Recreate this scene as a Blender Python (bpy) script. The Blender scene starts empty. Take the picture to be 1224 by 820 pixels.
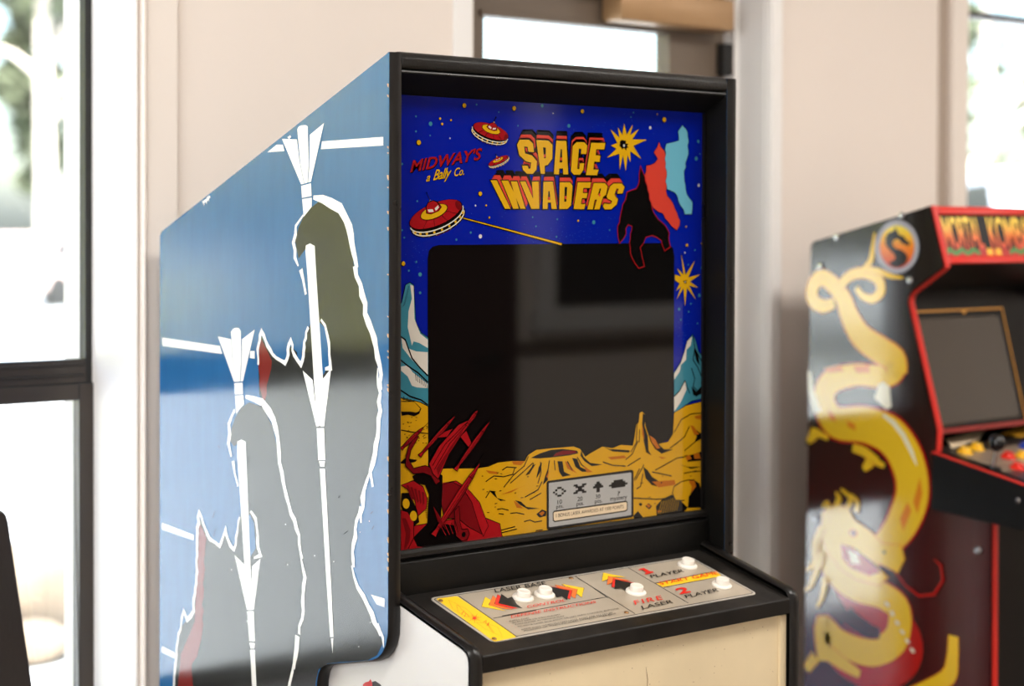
import bpy, bmesh, math, random
from mathutils import Vector, Matrix

# ------------------------------------------------------------------ camera, world, lights, exposure
SC = bpy.context.scene
COL = SC.collection
CAM = dict(f=2099.934, px=612.0, py=312.05, yaw=0.6734, pitch=0.0193, roll=0.0035, c=(-1.419, -2.0594, 1.5031))
_s, _c = math.sin(CAM['yaw']), math.cos(CAM['yaw'])
_sp, _cp = math.sin(CAM['pitch']), math.cos(CAM['pitch'])
_sr, _cr = math.sin(CAM['roll']), math.cos(CAM['roll'])
CC = Vector(CAM['c'])
FWD = Vector((_s*_cp, _c*_cp, -_sp))
R0 = Vector((_c, -_s, 0.0))
U0 = R0.cross(FWD)
RGT = R0*_cr + U0*_sr
UPV = U0*_cr - R0*_sr
cd = bpy.data.cameras.new('camera')
cam = bpy.data.objects.new('camera', cd); COL.objects.link(cam)
M = Matrix(((RGT.x, UPV.x, -FWD.x, CC.x), (RGT.y, UPV.y, -FWD.y, CC.y), (RGT.z, UPV.z, -FWD.z, CC.z), (0, 0, 0, 1)))
cam.matrix_world = M
cd.sensor_fit = 'HORIZONTAL'; cd.sensor_width = 36.0
cd.lens = CAM['f']*36.0/1224.0
cd.shift_y = (CAM['py'] - 410.0)/1224.0
cd.clip_start = 0.05; cd.clip_end = 400
cd.dof.use_dof = True; cd.dof.focus_distance = 2.62; cd.dof.aperture_fstop = 2.4
SC.camera = cam

SC.view_settings.view_transform = 'Standard'
SC.view_settings.look = 'None'
SC.view_settings.gamma = 1.0
SC.view_settings.use_curve_mapping = False
SC.view_settings.exposure = 0.0

w = bpy.data.worlds.new('sky'); SC.world = w; w.use_nodes = True
nt = w.node_tree; nt.nodes.clear()
wo = nt.nodes.new('ShaderNodeOutputWorld'); bg = nt.nodes.new('ShaderNodeBackground')
sky = nt.nodes.new('ShaderNodeTexSky'); sky.sky_type = 'NISHITA'; sky.sun_disc = False
sky.sun_elevation = math.radians(48); sky.sun_rotation = math.radians(200); sky.dust_density = 3.0; sky.air_density = 1.0
bg.inputs['Strength'].default_value = 0.7
nt.links.new(sky.outputs[0], bg.inputs[0]); nt.links.new(bg.outputs[0], wo.inputs[0])

def light(name, kind, loc, direction, energy, color=(1, 1, 1), sx=1, sy=1):
    d = bpy.data.lights.new(name, kind); d.energy = energy; d.color = color
    if kind == 'AREA':
        d.shape = 'RECTANGLE'; d.size = sx; d.size_y = sy
    o = bpy.data.objects.new(name, d); COL.objects.link(o)
    o.location = loc
    o.rotation_euler = Vector(direction).to_track_quat('-Z', 'Y').to_euler()
    return o
sun = light('sun', 'SUN', (0, -10, 20), (0.15, 0.48, -0.86), 43.0, (1.0, 0.96, 0.9)); sun.data.angle = 0.02
# area light added for daylight from the left; the west wall has no window
light('left_area_light', 'AREA', (-3.05, -1.2, 1.55), (1, 0.12, -0.1), 62, (0.93, 0.97, 1.0), 2.6, 1.7)
for lx, ly in ((-1.2, -1.1), (1.5, -1.2), (3.9, -1.5)):
    light('overhead_fill', 'AREA', (lx, ly, 2.84), (0, 0.0, -1), 41, (1.0, 0.95, 0.89), 1.2, 0.6)  # fill lights added overhead to brighten the room; no fixtures are modelled

# ------------------------------------------------------------------ materials
def lin(c):
    out = []
    for v in c[:3]:
        v = v/255.0
        out.append(v/12.92 if v <= 0.04045 else ((v+0.055)/1.055)**2.4)
    return (*out, 1.0)
MATS = {}
def mat(name, rgb, rough=0.5, metal=0.0, ior=1.5, var=0.0, scale=8.0, bump=0.0, bscale=60.0, rvar=0.0, stretch=None, coat=0.0, emit=None):
    if name in MATS: return MATS[name]
    m = bpy.data.materials.new(name); m.use_nodes = True
    n = m.node_tree; b = n.nodes['Principled BSDF']
    b.inputs['Base Color'].default_value = lin(rgb)
    b.inputs['Roughness'].default_value = rough
    b.inputs['Metallic'].default_value = metal
    b.inputs['IOR'].default_value = ior
    b.inputs['Coat Weight'].default_value = coat
    b.inputs['Coat Roughness'].default_value = 0.05
    if emit:
        b.inputs['Emission Color'].default_value = lin(rgb); b.inputs['Emission Strength'].default_value = emit
    tc = n.nodes.new('ShaderNodeTexCoord')
    src = tc.outputs['Object']
    if stretch:
        mp = n.nodes.new('ShaderNodeMapping'); mp.inputs['Scale'].default_value = stretch
        n.links.new(src, mp.inputs['Vector']); src = mp.outputs['Vector']
    if var > 0:
        t = n.nodes.new('ShaderNodeTexNoise'); t.inputs['Scale'].default_value = scale; t.inputs['Detail'].default_value = 5
        n.links.new(src, t.inputs['Vector'])
        r = n.nodes.new('ShaderNodeValToRGB')
        r.color_ramp.elements[0].position = 0.3; r.color_ramp.elements[1].position = 0.7
        base = lin(rgb)
        r.color_ramp.elements[0].color = (*[max(0, v*(1-var)) for v in base[:3]], 1)
        r.color_ramp.elements[1].color = (*[min(1, v*(1+var)) for v in base[:3]], 1)
        n.links.new(t.outputs['Fac'], r.inputs['Fac']); n.links.new(r.outputs['Color'], b.inputs['Base Color'])
    if rvar > 0:
        t2 = n.nodes.new('ShaderNodeTexNoise'); t2.inputs['Scale'].default_value = scale*0.7; t2.inputs['Detail'].default_value = 6
        n.links.new(src, t2.inputs['Vector'])
        mr = n.nodes.new('ShaderNodeMapRange')
        mr.inputs['From Min'].default_value = 0.3; mr.inputs['From Max'].default_value = 0.7
        mr.inputs['To Min'].default_value = max(0.02, rough-rvar); mr.inputs['To Max'].default_value = min(1, rough+rvar)
        n.links.new(t2.outputs['Fac'], mr.inputs['Value']); n.links.new(mr.outputs['Result'], b.inputs['Roughness'])
    if bump > 0:
        t3 = n.nodes.new('ShaderNodeTexNoise'); t3.inputs['Scale'].default_value = bscale; t3.inputs['Detail'].default_value = 3
        n.links.new(src, t3.inputs['Vector'])
        bp = n.nodes.new('ShaderNodeBump'); bp.inputs['Strength'].default_value = bump; bp.inputs['Distance'].default_value = 0.002
        n.links.new(t3.outputs['Fac'], bp.inputs['Height']); n.links.new(bp.outputs['Normal'], b.inputs['Normal'])
    MATS[name] = m
    return m
def glass_mat(name, tint=(1, 1, 1), gloss=0.06):
    m = bpy.data.materials.new(name); m.use_nodes = True
    n = m.node_tree; n.nodes.clear()
    o = n.nodes.new('ShaderNodeOutputMaterial'); mx = n.nodes.new('ShaderNodeMixShader')
    t = n.nodes.new('ShaderNodeBsdfTransparent'); t.inputs[0].default_value = (*tint, 1)
    g = n.nodes.new('ShaderNodeBsdfGlossy'); g.inputs['Roughness'].default_value = 0.02
    lw = n.nodes.new('ShaderNodeLayerWeight'); pw = n.nodes.new('ShaderNodeMath'); pw.operation = 'POWER'; pw.inputs[1].default_value = 5
    ad = n.nodes.new('ShaderNodeMath'); ad.operation = 'MULTIPLY_ADD'; ad.inputs[1].default_value = .9; ad.inputs[2].default_value = .035
    n.links.new(lw.outputs['Facing'], pw.inputs[0]); n.links.new(pw.outputs[0], ad.inputs[0]); n.links.new(ad.outputs[0], mx.inputs[0]); n.links.new(t.outputs[0], mx.inputs[1]); n.links.new(g.outputs[0], mx.inputs[2])
    n.links.new(mx.outputs[0], o.inputs[0])
    MATS[name] = m
    return m
def ramp_mat(name, axis, lo, hi, stops, rough=0.15, ior=1.5):
    """a printed colour blend along one world axis (part of the print)"""
    m = bpy.data.materials.new(name); m.use_nodes = True
    n = m.node_tree; b = n.nodes['Principled BSDF']; b.inputs['Roughness'].default_value = rough; b.inputs['IOR'].default_value = ior
    g = n.nodes.new('ShaderNodeNewGeometry'); sx = n.nodes.new('ShaderNodeSeparateXYZ')
    n.links.new(g.outputs['Position'], sx.inputs[0])
    mr = n.nodes.new('ShaderNodeMapRange'); mr.inputs['From Min'].default_value = lo; mr.inputs['From Max'].default_value = hi
    n.links.new(sx.outputs[axis], mr.inputs['Value'])
    r = n.nodes.new('ShaderNodeValToRGB'); e = r.color_ramp.elements
    e[0].position = stops[0][0]; e[0].color = lin(stops[0][1]); e[1].position = stops[-1][0]; e[1].color = lin(stops[-1][1])
    for p, c in stops[1:-1]:
        k = e.new(p); k.color = lin(c)
    n.links.new(mr.outputs['Result'], r.inputs['Fac']); n.links.new(r.outputs['Color'], b.inputs['Base Color'])
    MATS[name] = m
    return m

wall_m = mat('wall_paint', (241, 230, 221), 0.75, bump=0.25, bscale=45)
trim_m = mat('trim_paint', (241, 231, 222), 0.45)
jamb_m = mat('jamb_paint', (246, 244, 242), 0.5)
ceil_m = mat('ceiling_paint', (240, 236, 228), 0.85)
floor_m = mat('floor_vinyl', (120, 105, 90), 0.35, var=0.15, scale=6)
bronze_m = mat('bronze_aluminium', (58, 51, 46), 0.4, metal=0.25)
bronze_d = mat('dark_gasket', (18, 17, 16), 0.5)
doorframe_m = mat('door_frame_paint', (112, 98, 84), 0.45)
pane_m = glass_mat('window_glass', (0.96, 0.98, 0.97))
brown_m = mat('brown_door_paint', (62, 30, 22), 0.5)
closer_m = mat('closer_cover', (176, 140, 100), 0.4, metal=0.2)
silver_m = mat('silver_metal', (190, 190, 195), 0.25, metal=1.0)
black_m = mat('black_laminate', (13, 12, 10), 0.42, ior=1.3, rvar=0.12, scale=14, bump=0.12, bscale=220)
black_in = mat('black_matte_paint', (8, 7, 6), 0.7, ior=1.25)
mold_m = mat('black_vinyl_molding', (14, 12, 11), 0.33, ior=1.4, rvar=0.08, scale=20)
vinyl_m = mat('worn_black_vinyl', (20, 18, 16), 0.4, ior=1.4, bump=0.3, bscale=260, rvar=0.12, scale=25)
slab_m = mat('dusty_black_laminate', (20, 17, 14), 0.5, ior=1.35, var=0.45, scale=16, rvar=0.15)
blue_m = mat('side_blue_paint', (36, 96, 148), 0.13, ior=1.5, var=0.07, scale=9, stretch=(1, 6, 1.2), bump=0.04, bscale=90)
dark_m = mat('side_black_paint', (38, 38, 36), 0.13, ior=1.5, var=0.12, scale=9, stretch=(1, 6, 1.2), bump=0.04, bscale=90)
sred_m = mat('side_red_paint', (120, 34, 28), 0.13, ior=1.5, bump=0.04, bscale=90)
swht_m = mat('side_white_paint', (244, 242, 238), 0.16, ior=1.55)
base_m = mat('white_laminate', (220, 218, 216), 0.35, var=0.03, scale=5)
ply_m = mat('bare_wood', (196, 160, 112), 0.7, var=0.2, scale=40)

# ------------------------------------------------------------------ geometry helpers
class MB:
    def __init__(s): s.v = []; s.f = []; s.fm = []; s.mats = []
    def mi(s, m):
        if m not in s.mats: s.mats.append(m)
        return s.mats.index(m)
    def add(s, verts, faces, m):
        o = len(s.v); s.v += [tuple(p) for p in verts]; k = s.mi(m)
        for f in faces: s.f.append([i+o for i in f]); s.fm.append(k)
    def box(s, x0, x1, y0, y1, z0, z1, m):
        s.add([(x0,y0,z0),(x1,y0,z0),(x1,y1,z0),(x0,y1,z0),(x0,y0,z1),(x1,y0,z1),(x1,y1,z1),(x0,y1,z1)],
              [(0,3,2,1),(4,5,6,7),(0,1,5,4),(1,2,6,5),(2,3,7,6),(3,0,4,7)], m)
    def prism_x(s, prof, x0, x1, m, mside=None, m1=None):
        """profile in (y,z), extruded from x0 to x1"""
        n = len(prof)
        v = [(x0, y, z) for y, z in prof] + [(x1, y, z) for y, z in prof]
        s.add(v, [list(range(n))], m); s.add(v, [list(range(2*n-1, n-1, -1))], m1 or m)
        s.add(v, [(i, (i+1) % n, (i+1) % n+n, i+n) for i in range(n)], mside or m)
    def prism_z(s, prof, z0, z1, m):
        n = len(prof)
        v = [(x, y, z0) for x, y in prof] + [(x, y, z1) for x, y in prof]
        s.add(v, [list(range(n))[::-1], list(range(n, 2*n))] + [(i, (i+1) % n, (i+1) % n+n, i+n) for i in range(n)], m)
    def tube(s, pts, r, m, seg=10, cap=True):
        pts = [Vector(p) for p in pts]; n = len(pts); rs = r if isinstance(r, (list, tuple)) else [r]*n
        v = []; prev = None
        for i, p in enumerate(pts):
            d = (pts[min(i+1, n-1)] - pts[max(i-1, 0)]).normalized()
            a = prev if prev is not None else (Vector((0, 0, 1)) if abs(d.z) < 0.9 else Vector((1, 0, 0)))
            a = (a - d*a.dot(d)).normalized(); prev = a; b = d.cross(a)
            for k in range(seg):
                t = 2*math.pi*k/seg; v.append(p + (a*math.cos(t) + b*math.sin(t))*rs[i])
        f = [(i*seg+k, i*seg+(k+1) % seg, (i+1)*seg+(k+1) % seg, (i+1)*seg+k) for i in range(n-1) for k in range(seg)]
        if cap: f += [list(range(seg))[::-1], list(range((n-1)*seg, n*seg))]
        s.add(v, f, m)
    def lathe(s, prof, centre, axis, m, seg=28):
        """profile of (radius, height) revolved about an axis through centre"""
        ax = Vector(axis).normalized(); a = Vector((1, 0, 0)) if abs(ax.x) < 0.9 else Vector((0, 1, 0))
        a = (a - ax*a.dot(ax)).normalized(); b = ax.cross(a); c = Vector(centre)
        v = []
        for r, h in prof:
            for k in range(seg):
                t = 2*math.pi*k/seg; v.append(c + ax*h + (a*math.cos(t)+b*math.sin(t))*r)
        n = len(prof)
        f = [(i*seg+k, i*seg+(k+1) % seg, (i+1)*seg+(k+1) % seg, (i+1)*seg+k) for i in range(n-1) for k in range(seg)]
        f += [list(range(seg))[::-1], list(range((n-1)*seg, n*seg))]
        s.add(v, f, m)
    def strip_x(s, prof, x0, x1, bulge, m, closed=False):
        """a rounded edging laid along a (y,z) profile; outward is to the right of the walking direction"""
        n = len(prof); P = [Vector((a, b)) for a, b in prof]; w = x1-x0
        cs = [(0.0, -0.004), (0.0, bulge*0.1), (0.18*w, bulge*0.8), (0.5*w, bulge), (0.82*w, bulge*0.8), (w, bulge*0.1), (w, -0.004)]
        v = []
        for i in range(n):
            if closed: a, b = P[i]-P[i-1], P[(i+1) % n]-P[i]
            else:
                a = P[i]-P[i-1] if i else P[1]-P[0]; b = P[i+1]-P[i] if i < n-1 else P[-1]-P[-2]
            a.normalize(); b.normalize()
            nn = Vector((a.y+b.y, -a.x-b.x)); nn.normalize()
            k = 1.0/max(0.4, nn.dot(Vector((a.y, -a.x))))
            for dx, h in cs: v.append((x0+dx, P[i].x+nn.x*h*k, P[i].y+nn.y*h*k))
        c = len(cs); f = []
        for i in range(n if closed else n-1):
            j = (i+1) % n
            f += [(i*c+k, i*c+k+1, j*c+k+1, j*c+k) for k in range(c-1)]
        if not closed: f += [list(range(c)), list(range((n-1)*c, n*c))[::-1]]
        s.add(v, f, m)
    def build(s, name, parent=None, bevel=0.0, smooth=0.0, seg=2, **props):
        off = Vector(parent_loc(parent)) if parent else Vector((0, 0, 0))
        me = bpy.data.meshes.new(name)
        me.from_pydata([tuple(Vector(p)-off) for p in s.v], [], s.f)
        for m in s.mats: me.materials.append(m)
        for p, k in zip(me.polygons, s.fm): p.material_index = k
        bm = bmesh.new(); bm.from_mesh(me)
        if bevel > 0:
            bmesh.ops.remove_doubles(bm, verts=bm.verts, dist=1e-6)
            bmesh.ops.recalc_face_normals(bm, faces=bm.faces)
            es = [e for e in bm.edges if len(e.link_faces) == 2 and e.calc_face_angle(0) > 0.5]
            bmesh.ops.bevel(bm, geom=es, offset=bevel, segments=seg, profile=0.5, affect='EDGES', clamp_overlap=True)
        else:
            bmesh.ops.recalc_face_normals(bm, faces=bm.faces)
        bm.to_mesh(me); bm.free()
        if smooth > 0:
            for p in me.polygons: p.use_smooth = True
            me.set_sharp_from_angle(angle=smooth)
        o = bpy.data.objects.new(name, me); COL.objects.link(o)
        if parent: o.parent = parent
        for k, v in props.items(): o[k] = v
        return o
LOC = {}
def parent_loc(p):
    v = Vector((0, 0, 0))
    while p is not None:
        v += Vector(p.location); p = p.parent
    return v
def thing(name, label, cat, loc, group=None):
    o = bpy.data.objects.new(name, None); COL.objects.link(o); o.location = loc
    o.empty_display_size = 0.1
    o['label'] = label; o['category'] = cat
    if group: o['group'] = group
    return o
def tag(o, label, cat, group=None):
    o['label'] = label; o['category'] = cat
    if group: o['group'] = group
    return o
def copy_tree(o, parent=None):
    c = o.copy(); COL.objects.link(c); c.parent = parent
    for ch in list(o.children): copy_tree(ch, c)
    return c

# ------------------------------------------------------------------ flat artwork printed on a real plane
def pixel_ray(x, y):
    X, Y = x-CAM['px'], y-CAM['py']
    a = X*_cr + Y*_sr; b = -X*_sr + Y*_cr
    r, u2 = a/CAM['f'], -b/CAM['f']
    d = _cp + u2*_sp; u = u2*_cp - _sp
    return Vector((r*_c + d*_s, -r*_s + d*_c, u))
class Plane:
    """a plane in the world with its own 2-D axes, used to measure artwork off the photograph onto the surface that carries it"""
    def __init__(s, o, u, v):
        s.o = Vector(o); s.u = Vector(u).normalized(); s.v = Vector(v).normalized(); s.n = s.u.cross(s.v)
    def at(s, x, y):
        d = pixel_ray(x, y); k = (s.o-CC).dot(s.n)/d.dot(s.n); p = CC + d*k - s.o
        return (p.dot(s.u), p.dot(s.v))
    def w(s, uv, h=0.0): return s.o + s.u*uv[0] + s.v*uv[1] + s.n*h
STEP = 0.00005
_tc = {}
def text_mesh(body, shear, offset, spacing):
    key = (body, shear, offset, spacing)
    if key not in _tc:
        c = bpy.data.curves.new('lettering', 'FONT'); c.body = body; c.shear = shear; c.offset = offset; c.space_character = spacing
        c.resolution_u = 3
        o = bpy.data.objects.new('lettering', c)
        me = bpy.data.meshes.new_from_object(o)
        _tc[key] = ([tuple(v.co[:2]) for v in me.vertices], [list(p.vertices) for p in me.polygons])
        bpy.data.objects.remove(o); bpy.data.curves.remove(c); bpy.data.meshes.remove(me)
    return _tc[key]
CAPH = max(v[1] for v in text_mesh('H', 0, 0, 1)[0])
class Art:
    def __init__(s, mb, plane, base=0.0003): s.mb = mb; s.p = plane; s.base = base; s.layer = 0; s.k = 0
    def up(s, n=1): s.layer += n; return s
    def h(s):
        s.k = (s.k+1) % 10
        return s.base + s.layer*STEP + s.k*4e-6
    def reset(s, n): s.layer = n; return s
    def uvs(s, pts, o=(0, 0), k=1.0): return [s.p.at(o[0]+x/k, o[1]+y/k) for x, y in pts]
    def raw(s, uv, m):
        n = len(uv)
        if n < 3: return
        hh = s.h(); s.mb.add([s.p.w(q, hh) for q in uv], [list(range(n))], m)
    def poly(s, pts, m, o=(0, 0), k=1.0): s.raw(s.uvs(pts, o, k), m)
    def line(s, pts, wd, m, o=(0, 0), k=1.0, closed=False, uv=False):
        """stroke, wd in metres (one number, or one per point)"""
        q = [Vector(a) for a in (pts if uv else s.uvs(pts, o, k))]
        if closed: q.append(q[0])
        n = len(q); ws = list(wd) if isinstance(wd, (list, tuple)) else [wd]*n
        if len(ws) < n: ws.append(ws[0])
        L, Rt = [], []
        for i in range(n):
            if closed: da, db = q[i]-q[i-1 if i else n-2], q[(i+1) if i < n-1 else 1]-q[i]
            else: da, db = (q[i]-q[i-1] if i else q[1]-q[0]), (q[i+1]-q[i] if i < n-1 else q[i]-q[i-1])
            if da.length < 1e-8: da = db
            if db.length < 1e-8: db = da
            da, db = da.normalized(), db.normalized()
            t = da+db; t = db if t.length < .2 else t.normalized()
            nn = Vector((-t.y, t.x)); k_ = min(1.7, 1/max(.3, abs(nn.dot(Vector((-db.y, db.x))))))
            L.append(q[i]+nn*ws[i]/2*k_); Rt.append(q[i]-nn*ws[i]/2*k_)
        hh = s.h()
        s.mb.add([s.p.w(a_, hh) for a_ in L]+[s.p.w(a_, hh) for a_ in Rt], [(i, i+1, n+i+1, n+i) for i in range(n-1)], m)
    def outlined(s, pts, m, wd, mo, o=(0, 0), k=1.0):
        s.line(pts, wd, mo, o, k, closed=True); s.up(); s.poly(pts, m, o, k); s.up()
    def disc(s, x, y, r, m, ry=None, n=14, ang=0.0, o=(0, 0), k=1.0):
        c = s.p.at(o[0]+x/k, o[1]+y/k); ry = r if ry is None else ry
        ca, sa = math.cos(ang), math.sin(ang); out = []
        for j in range(n):
            t = 2*math.pi*j/n; a, b = r*math.cos(t), ry*math.sin(t)
            out.append((c[0]+a*ca-b*sa, c[1]+a*sa+b*ca))
        s.raw(out, m)
    def text(s, body, A, B, top, m, shear=0.0, offset=0.0, spacing=1.0, o=(0, 0), k=1.0):
        """lettering from baseline start A to baseline end B with capitals as tall as A -> top"""
        a, b, t = [Vector(q) for q in s.uvs([A, B, top], o, k)]
        v, f = text_mesh(body, shear, offset, spacing)
        x0, x1 = min(q[0] for q in v), max(q[0] for q in v)
        U, V = (b-a)/(x1-x0), (t-a)/CAPH
        hh = s.h(); s.mb.add([s.p.w(a+U*(q[0]-x0)+V*q[1], hh) for q in v], f, m)
def jag(pts, step, amp, seed, closed=False):
    """roughen a polyline (pixel units)"""
    rnd = random.Random(seed); out = []
    q = list(pts) + ([pts[0]] if closed else [])
    for (x0, y0), (x1, y1) in zip(q, q[1:]):
        L = math.hypot(x1-x0, y1-y0); n = max(1, int(L/step))
        for i in range(n):
            t = i/n; a = rnd.uniform(-amp, amp) if i else 0
            out.append((x0+(x1-x0)*t - (y1-y0)/L*a, y0+(y1-y0)*t + (x1-x0)/L*a))
    if not closed: out.append(pts[-1])
    return out
def tuples(flat): return list(zip(flat[::2], flat[1::2]))

# ------------------------------------------------------------------ the room
WY, DY, RX0, RX1, RY0, H = 0.76, 0.873, -3.2, 5.6, -3.6, 2.9
def struct(name, mb, parent=None, **k):
    o = mb.build(name, parent, **k)
    if parent is None: o['kind'] = 'structure'
    return o
m = MB(); m.box(RX0-.2, RX1+.2, RY0-.2, WY+.4, -.1, 0, floor_m); struct('floor', m)
m = MB(); m.box(RX0-.2, RX1+.2, RY0-.2, WY+.4, H, H+.15, ceil_m); struct('ceiling', m)
# window wall: openings for the left window, the door and the right window
WL0, WL1, WLB, WLT = -1.25, -0.0125, 0.60, 2.45
DX0, DX1, DT = 0.7289, 1.5760, 2.12
WR0, WR1, WRB, WRT = 2.3059, 3.90, 0.60, 2.45
WTH = 0.30
m = MB()
for a, b in ((RX0, WL0), (WL1, DX0), (DX1, WR0), (WR1, RX1)): m.box(a, b, WY, WY+WTH, 0, H, wall_m)
m.box(WL0, WL1, WY, WY+WTH, 0, WLB, wall_m); m.box(WL0, WL1, WY, WY+WTH, WLT, H, wall_m)
m.box(WR0, WR1, WY, WY+WTH, 0, WRB, wall_m); m.box(WR0, WR1, WY, WY+WTH, WRT, H, wall_m)
m.box(DX0, DX1, WY, WY+WTH, DT, H, wall_m)
struct('wall_north', m)
m = MB(); m.box(RX0-.12, RX0, RY0, WY+WTH, 0, H, wall_m); struct('wall_west', m)
m = MB(); m.box(RX1, RX1+.12, RY0, WY+WTH, 0, H, wall_m); struct('wall_east', m)
# opposite wall, seen mirrored in the bezel glass: brown door, window with white casing, chair rail
SX0, SX1, SZ0, SZ1 = 3.40, 4.35, 1.16, 2.1
m = MB(); m.box(RX0, SX0, RY0-.12, RY0, 0, H, wall_m); m.box(SX1, RX1, RY0-.12, RY0, 0, H, wall_m)
m.box(SX0, SX1, RY0-.12, RY0, 0, SZ0, wall_m); m.box(SX0, SX1, RY0-.12, RY0, SZ1, H, wall_m)
struct('wall_south', m)
m = MB(); m.box(SX0, SX1, RY0-.10, RY0-.09, SZ0, SZ1, mat('dark_pane_glass', (14, 14, 16), 0.05))  # opaque pane in one even dark colour
m.box(SX0-.1, SX0, RY0, RY0+.025, SZ0-.1, SZ1+.1, jamb_m); m.box(SX1, SX1+.1, RY0, RY0+.025, SZ0-.1, SZ1+.1, jamb_m)
m.box(SX0, SX1, RY0, RY0+.025, SZ1, SZ1+.1, jamb_m); m.box(SX0-.12, SX1+.12, RY0, RY0+.05, SZ0-.1, SZ0, jamb_m)
struct('window_3', m)
m = MB(); m.box(3.19, RX1, RY0, RY0+.02, .965, 1.02, mat('rail_wood', (120, 104, 90), .5)); struct('trim_1', m)
m = MB(); m.box(2.28, 3.184, RY0, RY0+.03, 0, 2.06, brown_m); d2 = struct('door_2', m)
m = MB(); m.tube([(3.06, RY0+.03, .955), (3.06, RY0+.075, .955), (3.0, RY0+.08, .955), (2.92, RY0+.075, .952)], .011, bronze_d)
m.lathe([(.03, 0), (.03, .008), (.012, .012)], (3.06, RY0+.03, .955), (0, 1, 0), bronze_d); m.build('door_handle', d2, smooth=.6)

# left window: dark frame set deep in a white reveal, a middle bar, two panes
FY = 0.93
m = MB()
def frame_bars(m, x0, x1, z0, z1, y0, y1, wd, mt):
    m.box(x0, x0+wd, y0, y1, z0, z1, mt); m.box(x1-wd, x1, y0, y1, z0, z1, mt)
    m.box(x0+wd, x1-wd, y0, y1, z0, z0+wd, mt); m.box(x0+wd, x1-wd, y0, y1, z1-wd, z1, mt)
frame_bars(m, WL0, WL1, WLB, WLT, FY, FY+.022, .017, bronze_d)
m.box(WL0+.017, WL1-.017, FY-.004, FY+.022, 1.2165, 1.2600, bronze_m)
m.box(WL0+.022, WL1-.022, FY-.010, FY-.004, 1.2290, 1.2345, bronze_m)
m.box(WL0+.022, WL1-.022, FY-.008, FY+.02, 1.2480, 1.2540, bronze_m)
frame_bars(m, WL0+.02, WL1-.001, WLB+.02, 1.2165, FY-.006, FY+.02, .031, bronze_m)
w1 = struct('window_1', m, bevel=.002)
m = MB(); m.box(WL0+.016, WL1-.016, FY+.010, FY+.014, 1.255, WLT-.016, pane_m); m.build('upper_pane', w1)
m = MB(); m.box(WL0+.03, WL1-.03, FY+.008, FY+.012, WLB+.04, 1.22, pane_m); m.build('lower_pane', w1)
def casing(name, parts, mt):
    m = MB()
    for b in parts: m.box(*b, mt)
    return struct(name, m, bevel=.004)
m = MB()
m.box(WL1-.004, WL1+.0006, WY-.004, FY, WLB, WLT, jamb_m); m.box(WL0-.001, WL0+.004, WY-.004, FY, WLB, WLT, jamb_m)
m.box(WL0, WL1, WY-.004, FY, WLT-.004, WLT, jamb_m); m.box(WL0-.02, WL1+.02, WY-.03, FY, WLB-.025, WLB+.002, jamb_m)
struct('trim_2', m)
casing('trim_3', [(WL1+.003, WL1+.010, WY-.022, WY+.001, WLB-.08, WLT+.08), (WL1+.010, 0.0624, WY-.014, WY+.001, WLB-.08, WLT+.08),
                  (WL0-.075, WL0-.003, WY-.016, WY+.001, WLB-.08, WLT+.08), (WL0-.003, WL1+.003, WY-.016, WY+.001, WLT, WLT+.08)], trim_m)
# the door: grey-brown metal door with glass above and below a middle rail, set back in its opening
GX0, GX1, GT = 0.842, 1.380, 1.948
m = MB()
m.box(DX0, DX0+.062, DY-.02, DY+.05, 0, DT, doorframe_m); m.box(DX1-.018, DX1, DY-.03, DY+.05, 0, DT, jamb_m); m.box(DX0, DX1, DY-.02, DY+.05, 2.06, DT, doorframe_m)
m.box(DX0+.062, GX0, DY, DY+.045, 0, 2.06, doorframe_m); m.box(GX1, DX1-.018, DY, DY+.045, 0, 2.06, doorframe_m)
m.box(GX0, GX1, DY, DY+.045, GT, 2.06, doorframe_m); m.box(GX0, GX1, DY, DY+.045, 0, .30, doorframe_m); m.box(GX0, GX1, DY, DY+.045, .80, 1.03, doorframe_m)
for a, b, c, d in ((GX0-.012, GX1+.012, GT, GT+.012), (GX0-.012, GX1+.012, 1.02, 1.032)): m.box(a, b, DY-.008, DY, c, d, doorframe_m)
d1 = struct('door_1', m, bevel=.002)
m = MB(); m.box(GX0, GX1, DY+.02, DY+.026, 1.03, GT, pane_m); m.build('upper_pane', d1)
m = MB(); m.box(GX0, GX1, DY+.02, DY+.026, .30, .80, pane_m); m.build('lower_pane', d1)
m = MB()
for z in (.35, 1.0, 1.86): m.box(DX1-.045, DX1-.014, DY-.028, DY, z, z+.075, bronze_d)
m.build('hinge', d1, bevel=.003)
cl = thing('door_closer', 'tan metal door closer box mounted at the top of the glass door', 'door closer', (1.34, .80, 1.96))
m = MB(); m.box(1.166, 1.520, .800, .868, 1.957, 2.030, closer_m); m.build('housing', cl, bevel=.008, smooth=.6)
m = MB(); m.tube([(1.24, .84, 2.028), (1.24, .84, 2.045), (1.24, .80, 2.048), (1.05, .775, 2.048)], .009, bronze_m); m.box(1.0, 1.28, .79, DY, 2.035, 2.06, doorframe_m); m.build('arm', cl)
casing('trim_4', [(DX1+.004, DX1+.040, WY-.020, WY+.001, 0, DT+.05), (DX0-.052, DX0-.004, WY-.004, WY+.001, 0, DT+.05), (DX0-.004, DX1+.004, WY-.02, WY+.001, DT, DT+.06)], jamb_m)
m = MB(); m.box(DX1, DX1+.004, WY-.012, DY, 0, DT, jamb_m); m.box(DX1-.002, DX1+.001, WY, DY-.02, 0, DT, jamb_m); struct('trim_5', m)
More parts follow.
